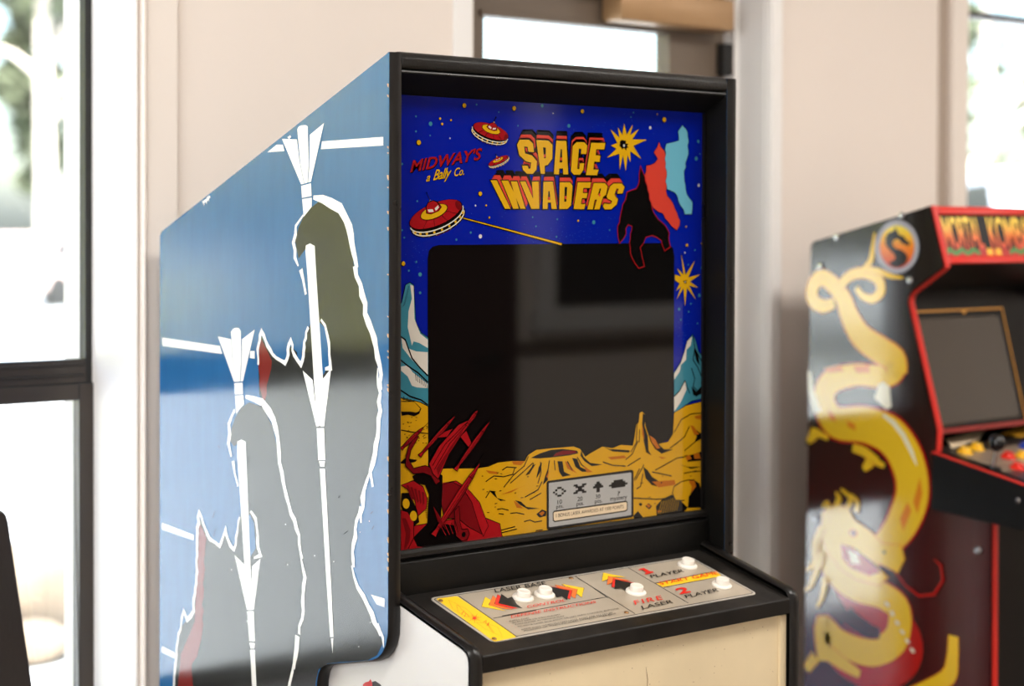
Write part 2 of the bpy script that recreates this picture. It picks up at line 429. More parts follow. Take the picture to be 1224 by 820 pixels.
# right window with its casing
m = MB(); frame_bars(m, WR0, WR1, WRB, WRT, .93, .99, .05, jamb_m)
m.box(WR0+.05, WR1-.05, .93, .985, 2.085, 2.101, bronze_m)
w2 = struct('window_2', m)
m = MB(); m.box(WR0+.05, WR1-.05, .955, .96, WRB+.05, WRT-.05, pane_m); m.build('pane', w2)
m = MB(); m.box(WR0-.001, WR0+.003, WY-.002, .93, WRB, WRT, jamb_m); m.box(WR1-.003, WR1+.001, WY-.002, .93, WRB, WRT, jamb_m); struct('trim_6', m)
casing('trim_7', [(2.2475, WR0+.002, WY-.022, WY+.001, 0, WRT+.08), (WR1, WR1+.06, WY-.022, WY+.001, 0, WRT+.08), (WR0+.002, WR1, WY-.022, WY+.001, WRT, WRT+.08)], trim_m)
m = MB(); m.box(2.213, 2.2475, WY-.004, WY+.001, 0, H, mat('painted_shade', (176, 160, 146), .8)); struct('shade_strip', m)  # flat strip painted darker, stands in for the shadow beside the casing
m = MB()
for a, b in ((RX0, WL0), (.065, DX0-.06), (DX1+.05, 2.20), (WR1+.08, RX1)): m.box(a, b, WY-.014, WY, 0, .11, jamb_m)
struct('baseboard_north', m)

# ------------------------------------------------------------------ the blue arcade cabinet
W, T = 0.70, 0.0214
BY = 0.0515                                   # plane of the bezel glass
cab = thing('arcade_cabinet', 'large upright arcade cabinet with blue painted side, black front and white buttons, before the door', 'arcade machine', (W/2, .35, 0), 'arcade cabinets')
SIDE = [(0, 1.7508), (0, .938), (.0012, .920), (.006, .905), (.014, .893), (.025, .884), (.0384, .8778), (.10, .8625), (.152, .850),
        (.168, .845), (.178, .838), (.185, .828), (.1888, .815), (.190, .800), (.190, .02), (.70, .02), (.6962, 1.4814), (.6950, 1.487), (.6900, 1.4935)]
EDGE = SIDE[:15]
SP = Plane((0, 0, 0), (0, -1, 0), (0, 0, 1))
def side_art(mb):
    a = Art(mb, SP)
    # dark rounded stand-in shapes
    FA = jag([(357,309),(353,288),(357,272),(363,259),(370,250),(381,241),(393,247),(404,252),(413,264),(418,280),(425,330),(433,357),(440,388),(449,418),(453,466),
          (451,520),(443,563),(432,598),(420.5,656),(421,680),(427,700),(440,726),(458,768),(451,783),(440,789),(392,793),(381,800),(377.5,815)], 14, .8, 3)
    FA += [(377.5,1180),(330,1180),(340,700),(334,541),(327,509),(314,482),(310,471),(309,434)]
    FA += jag([(312,400),(320,414),(331,430),(341,434),(349,407),(359,436),(369,392)], 5, 1.6, 5) + [(374,380),(376,300),(371,293),(365,298)]
    a.poly(FA, dark_m); a.up()
    a.poly(jag([(310,400),(325,431),(322,450),(315.6,482),(310,460)], 9, 1.2, 9, True), sred_m); a.up()
    a.poly([(373,395),(381,384),(389,392),(392,404),(394,436),(384,452),(376,446)], blue_m); a.up()
    FB = [(280,534),(275,527),(277,512),(281,500),(289,487),(298,481),(314,486),(326,509),(333,541),(338.4,578.7),(358,640),(363,691),(360,749),(353,770),(351,796),(343,825),
          (340,1180),(206,1180),(208,820),(211,790),(216,750),(224,740),(233,722),(234,680)]
    FB += jag([(238.5,618),(247,638),(256,650),(263,653),(271,637),(279.5,657),(287,622)], 5, 1.4, 11) + [(290,590),(289,530),(286,528)]
    a.poly(FB, dark_m); a.up()
    a.poly(jag([(238.5,624),(247,644),(243,697),(242,755.5),(235.6,785),(229.7,793.6),(231,820)], 8, 1.4, 13) + [(231,1000),(213,1000),(213.6,814),(216.6,782),(232.7,744),(236,690)], sred_m); a.up()
    a.poly([(292,625),(299,615),(304,625),(306,655),(298,668),(293,660)], blue_m); a.up()
    # white stripes
    for p in ([(320,182),(331,173),(338.5,173),(340.5,180.5)], [(385.4,169),(458.5,163.7),(458.5,173.9),(384.1,178.3)],
              [(194.2,403.6),(263.2,413.6),(266,423),(194.8,413.3)], [(299.5,419.5),(304.8,419.5),(304.8,428.9),(299,427.8)],
              [(194,624.8),(232,639.4),(232,645.8),(194,632.7)], [(194,772.2),(210,780.4),(209.3,787),(194,779.5)],
              [(443.8,710.6),(460,715.4),(460,725.7),(450.6,722.3)]): a.poly(p, swht_m)
    a.up()
    # white broken outlines
    def rim(pts, wds, seed, step=9, amp=1.5):
        q = jag(pts, step, amp, seed); n = len(q); rj = random.Random(seed)
        ws = []
        for i in range(n):
            t = i/(n-1)*(len(wds)-1); j = min(int(t), len(wds)-2); ws.append((wds[j]+(wds[j+1]-wds[j])*(t-j))*.0017*rj.uniform(.8, 1.2))
        a.line(q, ws, swht_m)
    rim([(375,236),(386,238),(396,243),(407,249),(414,262),(420,282),(427,320)], [4,9,10,9,8,7,6], 21)
    rim([(425,318),(433,352),(441,386),(450,416),(456,448),(456.5,466)], [6,7,8,7,6,2], 22)
    rim([(452,440),(455,470),(452,522),(443,564),(446,582)], [1,5,6,7,3], 23)
    rim([(442,566),(434,596),(432,625)], [2,6,3], 24); rim([(431,605),(423,650),(423,678)], [2,5,4], 25)
    rim([(421,676),(428,702),(440,724),(452,752),(455,760)], [2,5,6,6,2], 26, 9); rim([(452,745),(458,762),(459,774)], [2,4,1], 27)
    rim([(363,257),(354,270),(351,290),(353,308),(357,318)], [2,4,5,6,2], 28); rim([(360,322),(363,335),(366,352)], [6,4,3], 29)
    rim([(309,436),(309.5,412),(313,396),(320,413),(331,428),(341,434),(348,407),(352,424),(360,436),(366,404),(369,391)], [3,4,4,4,4,4,4,4,3], 30, 5, 1.2)
    rim([(384,382),(389,389),(392,402),(394,424),(395.5,440),(389,441)], [3,4,4,4,5,3], 31, 7, .8)
    rim([(294,474),(304,477),(314,481),(322,492),(330,512),(334,541),(339,576)], [4,8,8,7,6,5,5], 32)
    rim([(338,572),(346,604),(358,640),(362,668)], [5,5,5,3], 33); rim([(358,655),(365,690),(363,730),(358,758)], [1,5,5,4], 34)
    rim([(356,760),(355,775),(352,800)], [7,6,3], 35, 8); rim([(352,790),(347,815),(345,860),(340,960),(330,1100)], [3,5,5,5,5], 36)
    rim([(281,490),(274,507),(273.5,530),(277,546)], [3,4,5,3], 37); rim([(279,551),(281,566),(285,581)], [5,3,3], 38)
    rim([(208,830),(210,795),(213,765),(217,745),(220,730),(224,741),(232,730),(235,690),(236,650),(238.5,612),(243,625),(251,644),(257,648),(263,653),(270,632),(273,645),(280,657),(284,636),(287,618)],
        [4,4,4,3,3,4,4,4,4,3,4,4,4,4,3,4,4,3,2], 39, 6, 1.1)
    rim([(300,611),(306,620),(308.5,640),(309,655),(312,664),(304,667)], [3,4,4,4,5,2], 40, 7, .8)
    rim([(208,826),(200,900),(190,1000)], [4,4,4], 41)
    a.up()
    # two white poles with flared tops and blades
    o1, o2, o3, o4 = (320,130), (320,320), (320,500), (360,720)
    for p in ([(72,148),(145,150),(158,260),(180,368),(165,370)], [(147,100),(155,86),(170,81),(188,80),(198,86),(203,270),(197,362),(182,367),(162,270)], [(278,70),(208,128),(206,280),(200,361),(214,358)],
              [(166,378),(214,365),(217,428),(170,437)], [(171,443),(218,435),(218,480),(178,530)]): a.poly(p, swht_m, o1, 4.1)
    a.poly([(365.6,300),(366,293.5),(371,291),(376.6,294),(378.6,330),(387,460),(387,509),(380,509),(376,460),(368,330)], swht_m)
    a.poly([(173,503),(222,550),(232,640),(250,778),(240,778)], swht_m, o2, 4.1); a.poly([(313,492),(270,548),(266,640),(262,778),(278,778)], swht_m, o2, 4.1)
    for p in ([(242,48),(278,48),(284,205),(250,205)], [(253,210),(282,210),(280,237),(260,237)]): a.poly(p, swht_m, o3, 4.1)
    a.poly([(382.9,560.2),(389,560.2),(396.4,700),(399.2,761.5),(395.1,761.5),(391,700)], swht_m); a.poly([(295,352),(319,350),(312,500)], swht_m, o4, 8.2)
    o5, o6 = (180,380), (180,580)
    for p in ([(302,83),(360,95),(366,180),(385,284),(373,284)], [(360,62),(370,48),(382,44),(395,46),(403,58),(406,180),(400,283),(384,284),(367,180)], [(465,52),(409,95),(408,180),(402,283),(413,282)],
              [(374,290),(411,288),(413,340),(377,340)], [(378,346),(415,344),(418,385),(395,410),(383,430)]): a.poly(p, swht_m, o5, 3.725)
    a.poly([(284,545),(284.2,528),(288.7,525.4),(294,528),(296.8,600),(302,729),(296,729),(288,600)], swht_m)
    a.poly([(345,285),(385,325),(393,420),(406,508),(395,508)], swht_m, o6, 3.418); a.poly([(450,300),(417,330),(412,430),(412,508),(423,508)], swht_m, o6, 3.418)
    for p in ([(396,515),(423,515),(428,638),(405,636)], [(405,643),(428,645),(425,667),(410,667)]): a.poly(p, swht_m, o6, 3.418)
    a.poly([(408,672),(427,672),(434,820),(440,1300),(434,1300),(416,820)], swht_m, o6, 3.418)
    a.up()
    # chips along the sloping top edge and the front edge, small scuffs
    rnd = random.Random(4)
    for (x0, y0) in ((244,239),(247,237),(249.5,234),(331,175),(346,162)):
        a.poly([(x0-2,y0+2),(x0+1.5,y0-.4),(x0+2.5,y0+2),(x0+1,y0+3),(x0+.2,y0+7),(x0-.8,y0+3.2)], swht_m)
    for _ in range(26):
        y = rnd.uniform(70, 720); h = rnd.uniform(1, 7); a.poly([(463.2,y),(465,y),(465,y+h),(463.6,y+h*.6)], ply_m)
    for _ in range(14):
        x, y = rnd.uniform(250, 450), rnd.uniform(620, 780)
        a.disc(x, y, rnd.uniform(.0006, .0012), swht_m, n=6)
    for _ in range(10):
        x, y = rnd.uniform(250, 450), rnd.uniform(480, 790); a.line([(x,y),(x+rnd.uniform(-5,5),y+rnd.uniform(2,9))], .0008, black_in)
for k, x0 in enumerate((0.0, W-T)):
    m = MB(); m.prism_x(SIDE, x0, x0+T, blue_m if k == 0 else black_m, blue_m)
    if k == 0:
        m.box(T-.0006, T+.0003, .002, .69, 1.0, 1.49, black_in)
        side_art(m)
    sp = m.build('side_panel', cab)
    m = MB(); m.strip_x(EDGE, x0+.0004, x0+T-.0002, .0035, mold_m); m.build('edge_molding', sp, smooth=.7)
# white lower sides with a raised black rail around the control deck
BASE = [(.60, 1.0), (.036, .9735), (.0, .964), (-.1485, .9280), (-.158, .924), (-.1635, .917), (-.1655, .908), (-.1655, .06), (.60, .06)]
for k, x0 in enumerate((T, W-2*T)):
    m = MB(); m.prism_x(BASE, x0, x0+T, base_m if k == 0 else black_m, base_m, black_m if k == 0 else base_m)
    if k == 0:
        a0 = Art(m, Plane((T, 0, 0), (0, -1, 0), (0, 0, 1)))
        a0.poly([(434,818),(437,815.5),(441,814.5),(443,811.5),(445,816),(446,830),(440,836),(434,828)], mat('mark_red', (196, 40, 40), .4)); a0.up(); a0.poly([(445,815),(449,814),(452,816),(455,818),(458,823),(456,836),(447,838)], mat('mark_black', (40, 40, 46), .4))
    bs = m.build('base_side', cab)
    m = MB(); m.strip_x(BASE[1:8], x0, x0+T, .0042, mold_m); m.build('edge_molding', bs, smooth=.7)
# wiggly red and black mark on the white side, cut by the bottom of the photograph
m = MB(); m.box(.20, .68, .19, .68, 0, .06, black_m); m.box(2*T, W-2*T, -.145, .5, 0, .06, black_m); m.build('plinth', cab)
m = MB(); m.prism_x([(.03, 1.736), (.03, 1.722), (.69, 1.466), (.69, 1.488)], T, W-T, black_m); m.build('roof_panel', cab)
m = MB(); m.box(T, W-T, .675, .69, .03, 1.478, black_m); m.build('back_panel', cab)
m = MB()
m.prism_x([(.0, 1.7310), (-.0015, 1.736), (-.0015, 1.744), (.003, 1.7508), (.010, 1.7535), (.04, 1.7535), (.04, 1.7300), (.004, 1.7285)], T, W-T, vinyl_m)
m.build('header_bar', cab, bevel=.0018, smooth=.8)
m = MB(); m.prism_x([(.002, 1.7272), (.0015, 1.7225), (.0535, 1.6948), (.0600, 1.6948), (.0600, 1.7272)], T, W-T, black_in)
m.tube([(T, .0035, 1.7245), (W-T, .0035, 1.7245)], .0026, mold_m, 8)
m.build('header_panel', cab)
m = MB(); m.box(T, W-T, .0345, .0455, .955, 1.0135, black_m); m.build('kick_panel', cab, bevel=.003, smooth=.8)
m = MB(); m.prism_x([(.0395, 1.0185), (.0395, 1.0245), (.0440, 1.0285), (.0600, 1.0285), (.0600, 1.0165), (.0440, 1.0165)], T, W-T, vinyl_m); m.box(T, W-T, .0460, .0600, .99, 1.0166, black_in); m.build('retainer_strip', cab)
m = MB(); m.box(W-T-.006, W-T, .046, BY+.0005, 1.0285, 1.6948, mold_m); m.build('glass_channel', cab)
m = MB(); m.box(T, T+.006, .046, BY+.0005, 1.0285, 1.6948, mold_m); m.build('glass_channel', cab)

# bezel glass with its printed artwork
G = .07
def paint(n, rgb, r=G): return mat('bezel_'+n, rgb, r)
p_blue, p_blk, p_yel, p_red, p_mid = paint('blue', (0, 21, 134)), paint('black', (5, 4, 4)), paint('yellow', (194, 149, 16)), paint('red', (142, 16, 22)), paint('coral', (186, 57, 43))
p_cyan, p_wht, p_grnd, p_rust, p_teal, p_dred, p_cream, p_grey = paint('cyan', (94, 159, 179)), paint('white', (194, 189, 179)), paint('ochre', (186, 139, 16)), paint('rust', (159, 87, 13)), paint('teal', (52, 117, 134)), paint('dark_red', (100, 10, 15)), paint('cream', (208, 189, 159)), paint('silver', (156, 156, 154))
p_smoke = mat('smoked_glass', (7, 6, 6), .03)
BP = Plane((0, BY, 0), (1, 0, 0), (0, 0, 1))
m = MB(); m.box(T, W-T, BY, BY+.004, 1.0200, 1.70, p_blue)
a = Art(m, BP)
# fine star dust and stars
rnd = random.Random(12)
cy2 = paint('pale_blue', (50, 92, 168))
for cx, cy, sx, sy, n in ((650,285,40,10,60),(690,160,40,12,50),(700,275,50,14,60),(815,395,10,26,50),(497,300,14,14,26),(600,270,30,20,20),(500,420,12,40,10),(740,150,30,12,24)):
    for _ in range(n):
        a.disc(rnd.gauss(cx, sx*.6), rnd.gauss(cy, sy*.6), rnd.uniform(.00025,.0006), cy2, n=5)
a.up()
stars = [(497,139,1.2,'c'),(514.5,148,2.6,'c'),(526,141.7,1.5,'y'),(539,143.6,1.3,'y'),(528.5,148.2,1.5,'y'),(497,157,1.2,'c'),(514,162,1,'c'),(500.5,170.3,3,'y'),(537.7,165.3,1,'w'),(480.5,196,1.4,'c'),
 (555,126,2.7,'y'),(569.5,125,1.2,'c'),(614.5,129.5,2.8,'y'),(648,126.5,2.2,'c'),(679.8,150.4,2.4,'c'),(696,133,2.7,'y'),(619,150.3,1.1,'c'),(794,143,3.2,'y'),(777,152.7,2.1,'w'),(757,134.5,1.1,'c'),(754,140,1,'c'),
 (785.5,136.5,1,'y'),(574,231.5,2.7,'y'),(568.2,245.7,1.2,'w'),(581,245.5,1.2,'y'),(584.8,260,1.3,'y'),(498.6,240.5,1.1,'c'),(562.5,278,1.4,'c'),(574,282.5,2.5,'w'),(545.3,286.5,1.4,'c'),(483,284,1.2,'c'),(480.5,275,1,'c'),
 (636.5,259.6,1.1,'c'),(640.5,270.5,1.1,'c'),(666,262,1.2,'c'),(665,283,1.3,'c'),(691,263.8,1.4,'y'),(709.5,265.7,2.6,'c'),(482,315,2.6,'y'),(497.5,313,1.3,'c'),(502,328,2.5,'c'),(502,350,1.7,'c'),(488.5,323.5,1.2,'c'),
 (834.5,169,2.1,'c'),(832,189.5,2.8,'c'),(836.5,184,1,'c'),(835,221.5,2,'w'),(820,271,1.2,'y'),(821,293,2,'y'),(818.5,302,1.2,'w'),(838.5,291,1.1,'y'),(830.5,299,1.2,'c'),(838,320,1.1,'c'),(835.7,353,2.3,'c'),(811.5,369.7,2,'c'),
 (823,372.5,1.3,'c'),(813.5,382,1.2,'c'),(833.5,386.5,1.2,'c'),(825.5,363,1.1,'c'),(822.5,316.5,1,'c'),(728.5,275,1.2,'c'),(745,268,1,'y'),(596,134,1,'c'),(661,135.5,.9,'w')]
for x, y, r, c in stars:
    r *= .00125
    if c == 'y': a.disc(x-.4, y+.3, r*1.25, p_blk)
a.up()
for x, y, r, c in stars: a.disc(x, y, r*.00125, {'y': p_yel, 'c': p_teal, 'w': p_wht}[c])
a.up()
# smoked viewing window
SCR = [(511.5,309),(513,300),(517,295.5),(524,293.5),(790,291),(799,292),(804,297),(805.5,306),(804,518),(800,525),(790,528.5),(780,545),(700,575),(511.5,600)]
a.line(SCR, .0016, p_blk, closed=True); a.up(); a.poly(SCR, p_smoke); a.up()
# laser beam
a.line([(551,260),(672,292.5)], [.0035, .006], p_blk); a.up(); a.line([(551,260),(671,292)], [.0012, .0032], p_yel); a.up()
# star bursts
a.reset(8)
def burst(cx, cy, pts, mid=True):
    a.line(pts, .0016, p_blk, closed=True); a.up(); a.poly(pts, p_yel); a.up()
    if mid:
        r2 = random.Random(int(cx)); q = []
        for i in range(16):
            t = i*math.pi/8; r = r2.uniform(2.5, 7.5) if mid == 1 else r2.uniform(.8, 3); q.append((cx+r*math.cos(t), cy+r*math.sin(t)))
        a.poly(q, p_blk); a.up(); a.disc(cx, cy, .0022 if mid == 1 else .0012, p_wht, n=7); a.up()
oB = (720, 130)
burst(745.5, 174, [(720+x/4.1, 130+y/4.1) for x, y in tuples([38,100,82,142,75,92,97,130,105,72,118,128,147,78,135,130,178,98,145,150,216,152,150,182,188,245,135,208,136,262,122,225,113,305,100,228,83,298,82,220,22,240,68,196,40,180,72,168])], 1)
burst(818.5, 337, [(780+x/3.9, 290+y/3.9) for x, y in tuples([103,150,132,158,112,120,142,150,132,55,152,150,195,85,165,162,220,148,172,182,210,210,168,200,200,265,158,210,150,295,142,212,110,265,132,205,108,225,125,190,103,175])], 2)
# saucers
def saucer(cx, cy, wd, ht, ang, flip=1):
    """a red flying saucer; wd, ht are its half size in pixels, ang its tilt"""
    ca, sa = math.cos(ang), math.sin(ang)
    def L(u, v): return (cx + (u*wd)*ca - (v*ht)*sa, cy + (u*wd)*sa + (v*ht)*ca)
    def ell(u, v, a_, b_, t0=0, t1=360, n=28): return [L(u+a_*math.cos(math.radians(t0+(t1-t0)*i/n)), v+b_*math.sin(math.radians(t0+(t1-t0)*i/n))) for i in range(n+(t1-t0 < 360))]
    a.poly([L(-.28,.7),L(.28,.7),L(.22,1.12),L(-.22,1.12)], p_red); a.up()
    a.poly(ell(0, .30, 1.03, .82), p_blk); a.up()
    a.line(ell(0, .06, 1.0, .72, 0, 180, 18), .0016*wd/34+.0002, p_wht); a.line(ell(0, .28, .98, .74, 3, 177, 18), .0016*wd/34+.0002, p_wht); a.up()
    for i in range(9):
        t = math.radians(22+i*17); c = L(.98*math.cos(t), .17+.73*math.sin(t)); a.line([(c[0]-1.3*wd/34*ca, c[1]-1.3*wd/34*sa), (c[0]+1.3*wd/34*ca, c[1]+1.3*wd/34*sa)], .0030*wd/34+.0004, p_yel)
    for i in range(7):
        t = math.radians(35+i*18); c = L(.88*math.cos(t), .42+.66*math.sin(t)); a.line([c, (c[0]+.3, c[1]+.8)], .0013, p_yel)
    a.up(); a.poly(ell(0, -.08, 1.0, .70), p_blk); a.up(); a.poly(ell(0, -.10, .97, .66), p_red); a.up()
    for u in (-.62, -.2, .3, .72): a.line([L(u*.35, -.2), L(u, -.06+.66*math.sqrt(max(0, 1-(u/.97)**2)))], .0007, p_blk)
    a.poly(ell(.86, -.05, .1, .3), p_dred); a.up()
    a.poly(ell(-.02, -.26, .52, .40), p_blk); a.up(); a.poly(ell(-.02, -.27, .49, .36), p_yel); a.up()
    a.poly([L(-.3,-.36),L(-.22,-.75),L(-.08,-.95),L(.12,-.95),L(.24,-.75),L(.3,-.36),L(.15,-.2),L(-.15,-.2)], p_blk); a.up()
    a.poly([L(-.26,-.38),L(-.2,-.72),L(-.08,-.9),L(.1,-.9),L(.2,-.72),L(.26,-.38),L(.13,-.24),L(-.13,-.24)], p_red); a.up()
    a.poly([L(-.2,-.55),L(-.03,-.45),L(-.03,-.28),L(-.2,-.38)], p_wht); a.poly([L(.05,-.45),L(.2,-.55),L(.2,-.4),L(.05,-.28)], p_wht)
    a.line([L(0,-.92), L(.0,-1.5)], .0012, p_blk); a.disc(*L(0,-1.5), .0012, p_blk, n=6); a.disc(*L(0,-1.0), .0012, p_yel, n=6); a.up()
a.reset(8)
saucer(521, 258, 34, 20, -.40); saucer(585.5, 158, 22.5, 12.5, .34); saucer(595, 192.5, 13.2, 5.6, -.42)
# maker's lines
a.reset(8)
for dx, mt in (((.5,.6), p_blk), ((0,0), p_red)):
    a.text("MIDWAY'S", (489.7+dx[0],205.8+dx[1]), (575.2+dx[0],190+dx[1]), (489.7+dx[0]+.8,192.6+dx[1]), mt, shear=.22, offset=.035 if mt is p_blk else .022); a.up()
for dx, mt in (((.4,.5), p_blk), ((0,0), p_yel)):
    a.text('a', (509+dx[0],217+dx[1]), (513.6+dx[0],216+dx[1]), (509.4+dx[0],207.6+dx[1]), mt, shear=.35, offset=.01)
    a.text('Bally', (517.4+dx[0],215.4+dx[1]), (539+dx[0],211.6+dx[1]), (517.8+dx[0],203.6+dx[1]), mt, shear=.4, offset=.012, spacing=.92)
    a.text('Co.', (542.5+dx[0],210.8+dx[1]), (554.3+dx[0],208.8+dx[1]), (542.9+dx[0],201.4+dx[1]), mt, shear=.3, offset=.01); a.up()
a.reset(8)
# title lettering, three steps deep
oL, oR, K = (580,145), (660,145), 7.13
SPACE = [(oL, [[290,157,370,157,405,192,412,262,365,260,358,218,328,215,338,275,395,290,438,340,433,412,403,447,352,447,320,415,312,378,360,378,365,403,382,403,388,352,345,342,288,290,268,200]], [], (30,-88)),
 (oL, [[432,160,535,165,570,200,568,318,530,372,503,380,505,447,470,447]], [[490,222,513,224,513,313,497,315]], (8,-88)),
 (oL, [[603,165,688,168,704,452,662,452,660,402,628,402,625,452,582,450]], [[640,238,650,238,653,350,630,350]], (6,-85)),
 (oR, [[205,178,270,178,297,208,288,278,243,278,246,235,225,232,210,405,228,408,232,358,270,358,262,415,235,455,182,455,157,425,172,212]], [], (-14,-88)),
 (oR, [[330,183,450,186,440,240,372,238,368,290,408,292,402,345,355,343,348,410,392,412,378,460,285,458]], [], (-28,-88))]
INV = [(oL, [[42,503,95,503,213,745,165,745]], [], (57,-88)), (oL, [[135,505,192,505,240,604,215,512,268,512,340,745,297,745,258,652,283,745,235,745]], [], (42,-88)),
 (oL, [[293,512,340,512,405,660,395,515,452,512,458,745,390,745]], [], (20,-85)), (oL, [[493,515,573,515,607,747,563,747,557,692,530,692,528,747,487,747]], [[535,595,545,595,552,668,530,668]], (14,-85)),
 (oR, [[62,520,150,520,170,550,158,715,127,747,57,747]], [[103,560,125,560,118,685,100,685]], (0,-80)), (oR, [[215,520,328,520,320,568,262,568,258,612,298,612,290,655,250,655,243,705,280,705,270,750,180,747]], [], (-12,-80)),
 (oR, [[350,527,445,527,470,555,455,625,430,645,425,660,400,750,355,750,378,668,360,668,342,750,297,750]], [[402,572,414,572,400,628,386,628]], (-22,-82)), (oR, [[520,530,590,530,613,560,595,615,550,615,565,575,545,572,528,620,535,640,558,665,545,710,500,750,445,750,430,725,440,700,485,705,500,700,508,680,470,660,462,640,490,555]], [], (-38,-85))]
def sh(poly, o, d, f): return [(o[0]+(x+d[0]*f)/K, o[1]+(y+d[1]*f)/K) for x, y in tuples(poly)]
for WORD in (INV, SPACE):
    for f in (1.0, .85, .7, .55):
        for o, ps, hs, d in WORD:
            for p in ps: a.poly(sh(p, o, d, f), p_blk)
    for o, ps, hs, d in WORD:
        for p in ps: a.line(sh(p, o, d, .9), .0016, p_blk, closed=True)
a.up()
for WORD in (INV, SPACE):
    for f in (.5, .42):
        for o, ps, hs, d in WORD:
            for p in ps: a.line(sh(p, o, d, f), .0014, p_blk, closed=True)
a.up()
for WORD in (INV, SPACE):
    for f in (.5, .4, .3, .2, .1):
        for o, ps, hs, d in WORD:
            for p in ps: a.poly(sh(p, o, d, f), p_mid)
a.up()
for WORD in (INV, SPACE):
    for o, ps, hs, d in WORD:
        for p in ps: a.line(sh(p, o, d, 0), .0034, p_blk, closed=True)
a.up()
for WORD in (INV, SPACE):
    for o, ps, hs, d in WORD:
        for p in ps: a.poly(sh(p, o, d, 0), p_yel)
a.up()
for WORD in (INV, SPACE):
    for o, ps, hs, d in WORD:
        for p in hs:
            q = sh(p, o, d, 0); a.poly(q, p_blk); cx, cy = sum(x for x, y in q)/len(q), sum(y for x, y in q)/len(q)
            a.layer += 1; a.poly([(cx-1, cy+2), (cx+1, cy+2), (cx+1, cy+5.5), (cx-1, cy+5.5)], p_mid); a.layer -= 1
a.up(2)
a.reset(20)
# three ragged plumes (plain shapes) climbing to the right
def plume(pts, fill, edge, wd, seed, amp=1.3):
    q = jag(pts, 5, amp, seed, True); a.line(q, wd, edge, closed=True); a.up(); a.poly(q, fill); a.up()
plume([(815,150),(821,158),(822,180),(817,210),(820,232),(827,242),(826,256),(818,256),(813,246),(806,230),(797,226),(793,214),(794,190),(796,172),(805,170),(811,168),(810,157)], p_cyan, p_blk, .0018, 51)
plume([(787,170),(793,180),(796,205),(795,228),(806,250),(812,264),(808,275),(802,270),(792,255),(780,248),(774,230),(770,210),(772,198),(782,195),(786,190),(781,182)], p_mid, p_blk, .0018, 52)
plume([(765,199),(770,212),(775,232),(780,254),(790,266),(799,279),(800,295),(794,299),(790,287),(779,281),(771,283),(764,296),(766,306),(769,318),(763,320),(755,308),(752,290),(755,270),(750,268),(744,285),(740,290),(738,276),(743,250),(749,230),(760,226),(764,215)], p_blk, p_red, .003, 53)
a.reset(8)
# pale crags at both sides
a.outlined([(484.6,340.7),(489.5,338),(494,341),(496.5,386),(503,398),(511.5,404),(511.5,487),(470,478),(470,370),(480,362)], p_teal, .0022, p_blk)
a.poly([(490,340),(494,342),(495,381),(502,399),(511,406),(511,416),(501,410),(494,408),(492,413),(487,391),(488,372),(492,357)], p_wht)
a.poly([(497,420),(511,421),(511,449),(503,441),(492,430),(481,416),(479,402),(484,408),(489,417)], p_wht); a.poly([(479,438),(487,437),(493,445),(502,452),(511,459),(511,464),(498,463),(492,461),(487,450),(479,443)], p_wht); a.up()
for pl in ([(478,430),(488,438),(500,446),(511,457)], [(478,402),(484,406),(492,428),(502,440),(511,449)], [(478,466),(490,474),(503,478),(511,484)], [(478,476),(490,480),(511,487)]): a.line(pl, .0022, p_blk)
for i in range(7): a.line([(496+i*2.2, 446+i*1.7), (497+i*2.2, 455+i*1.5)], .0010, p_blk); a.line([(482+i*4.2, 474+i*1.3), (484+i*4.2, 480+i*1.2)], .0011, p_blk)
for i in range(8): a.line([(481+i*.9, 366-i*3.2), (484+i*.7, 363-i*3.0)], .0007, p_blk)
a.up()
a.outlined([(827.4,400),(831,408),(834,420),(840,428),(843,430),(843,475),(826,479),(805.3,493.5),(805.3,446),(813,433.6),(818,420),(821,408)], p_teal, .0022, p_blk)
a.poly([(805.3,447),(813.3,434),(818.5,418),(821,408),(826.8,402),(825,413),(820,418),(819.7,430),(813.3,436),(812,444),(805.3,454)], p_wht); a.poly([(805.3,474),(811,468),(818.5,455.5),(820,466),(813,481),(805.3,492)], p_wht); a.up()
for pl in ([(827.5,401),(830,415),(828,430),(834,440),(838,450),(842,455)], [(826,440),(830,452),(828,462),(836,470)], [(818.5,455),(821,463),(824,470)], [(831,418),(836,428),(842,440)], [(805.5,474),(812,467),(818,455)]): a.line(pl, .0018, p_blk)
a.poly([(829,412),(834,425),(836,437),(832,432),(830,424)], p_blk); a.poly([(826,462),(832,468),(841,458),(842,468),(832,474),(828,472)], p_blk); a.up()
a.reset(14)
# the ochre ground with its rims, rocks and cracks
GR = [(470,476),(479,476),(501.7,481),(511,486),(511.3,560),(520,561),(533.8,560),(570,560),(583.7,557.7),(594.6,553),(611,551),(627,551),(630.7,544),(640.5,537.6),(662,535.6),(685,533.7),(693,536.6),(699,546),(704,542.4),(719.5,533.7),(731.7,535.6),(741.5,531.7),(756,532.7),
      (758.5,519),(760,507),(763,505),(764,493.7),(767,492),(769.8,494.6),(771,509),(776.6,520),(786,530.7),(798,528),(804,519),(805.3,493.7),(819.5,485),(839,480),(846,478),(846,622),(470,690)]
a.outlined(GR, p_grnd, .0022, p_blk)
o = (580,480); k = 5.125
a.poly([(278,345),(330,318),(400,295),(470,290),(560,300),(568,316),(520,328),(420,340),(330,348)], p_blk, o, k); a.up()
a.poly([(410,335),(430,315),(470,300),(545,300),(560,312),(515,322)], p_dred, o, k); a.up()
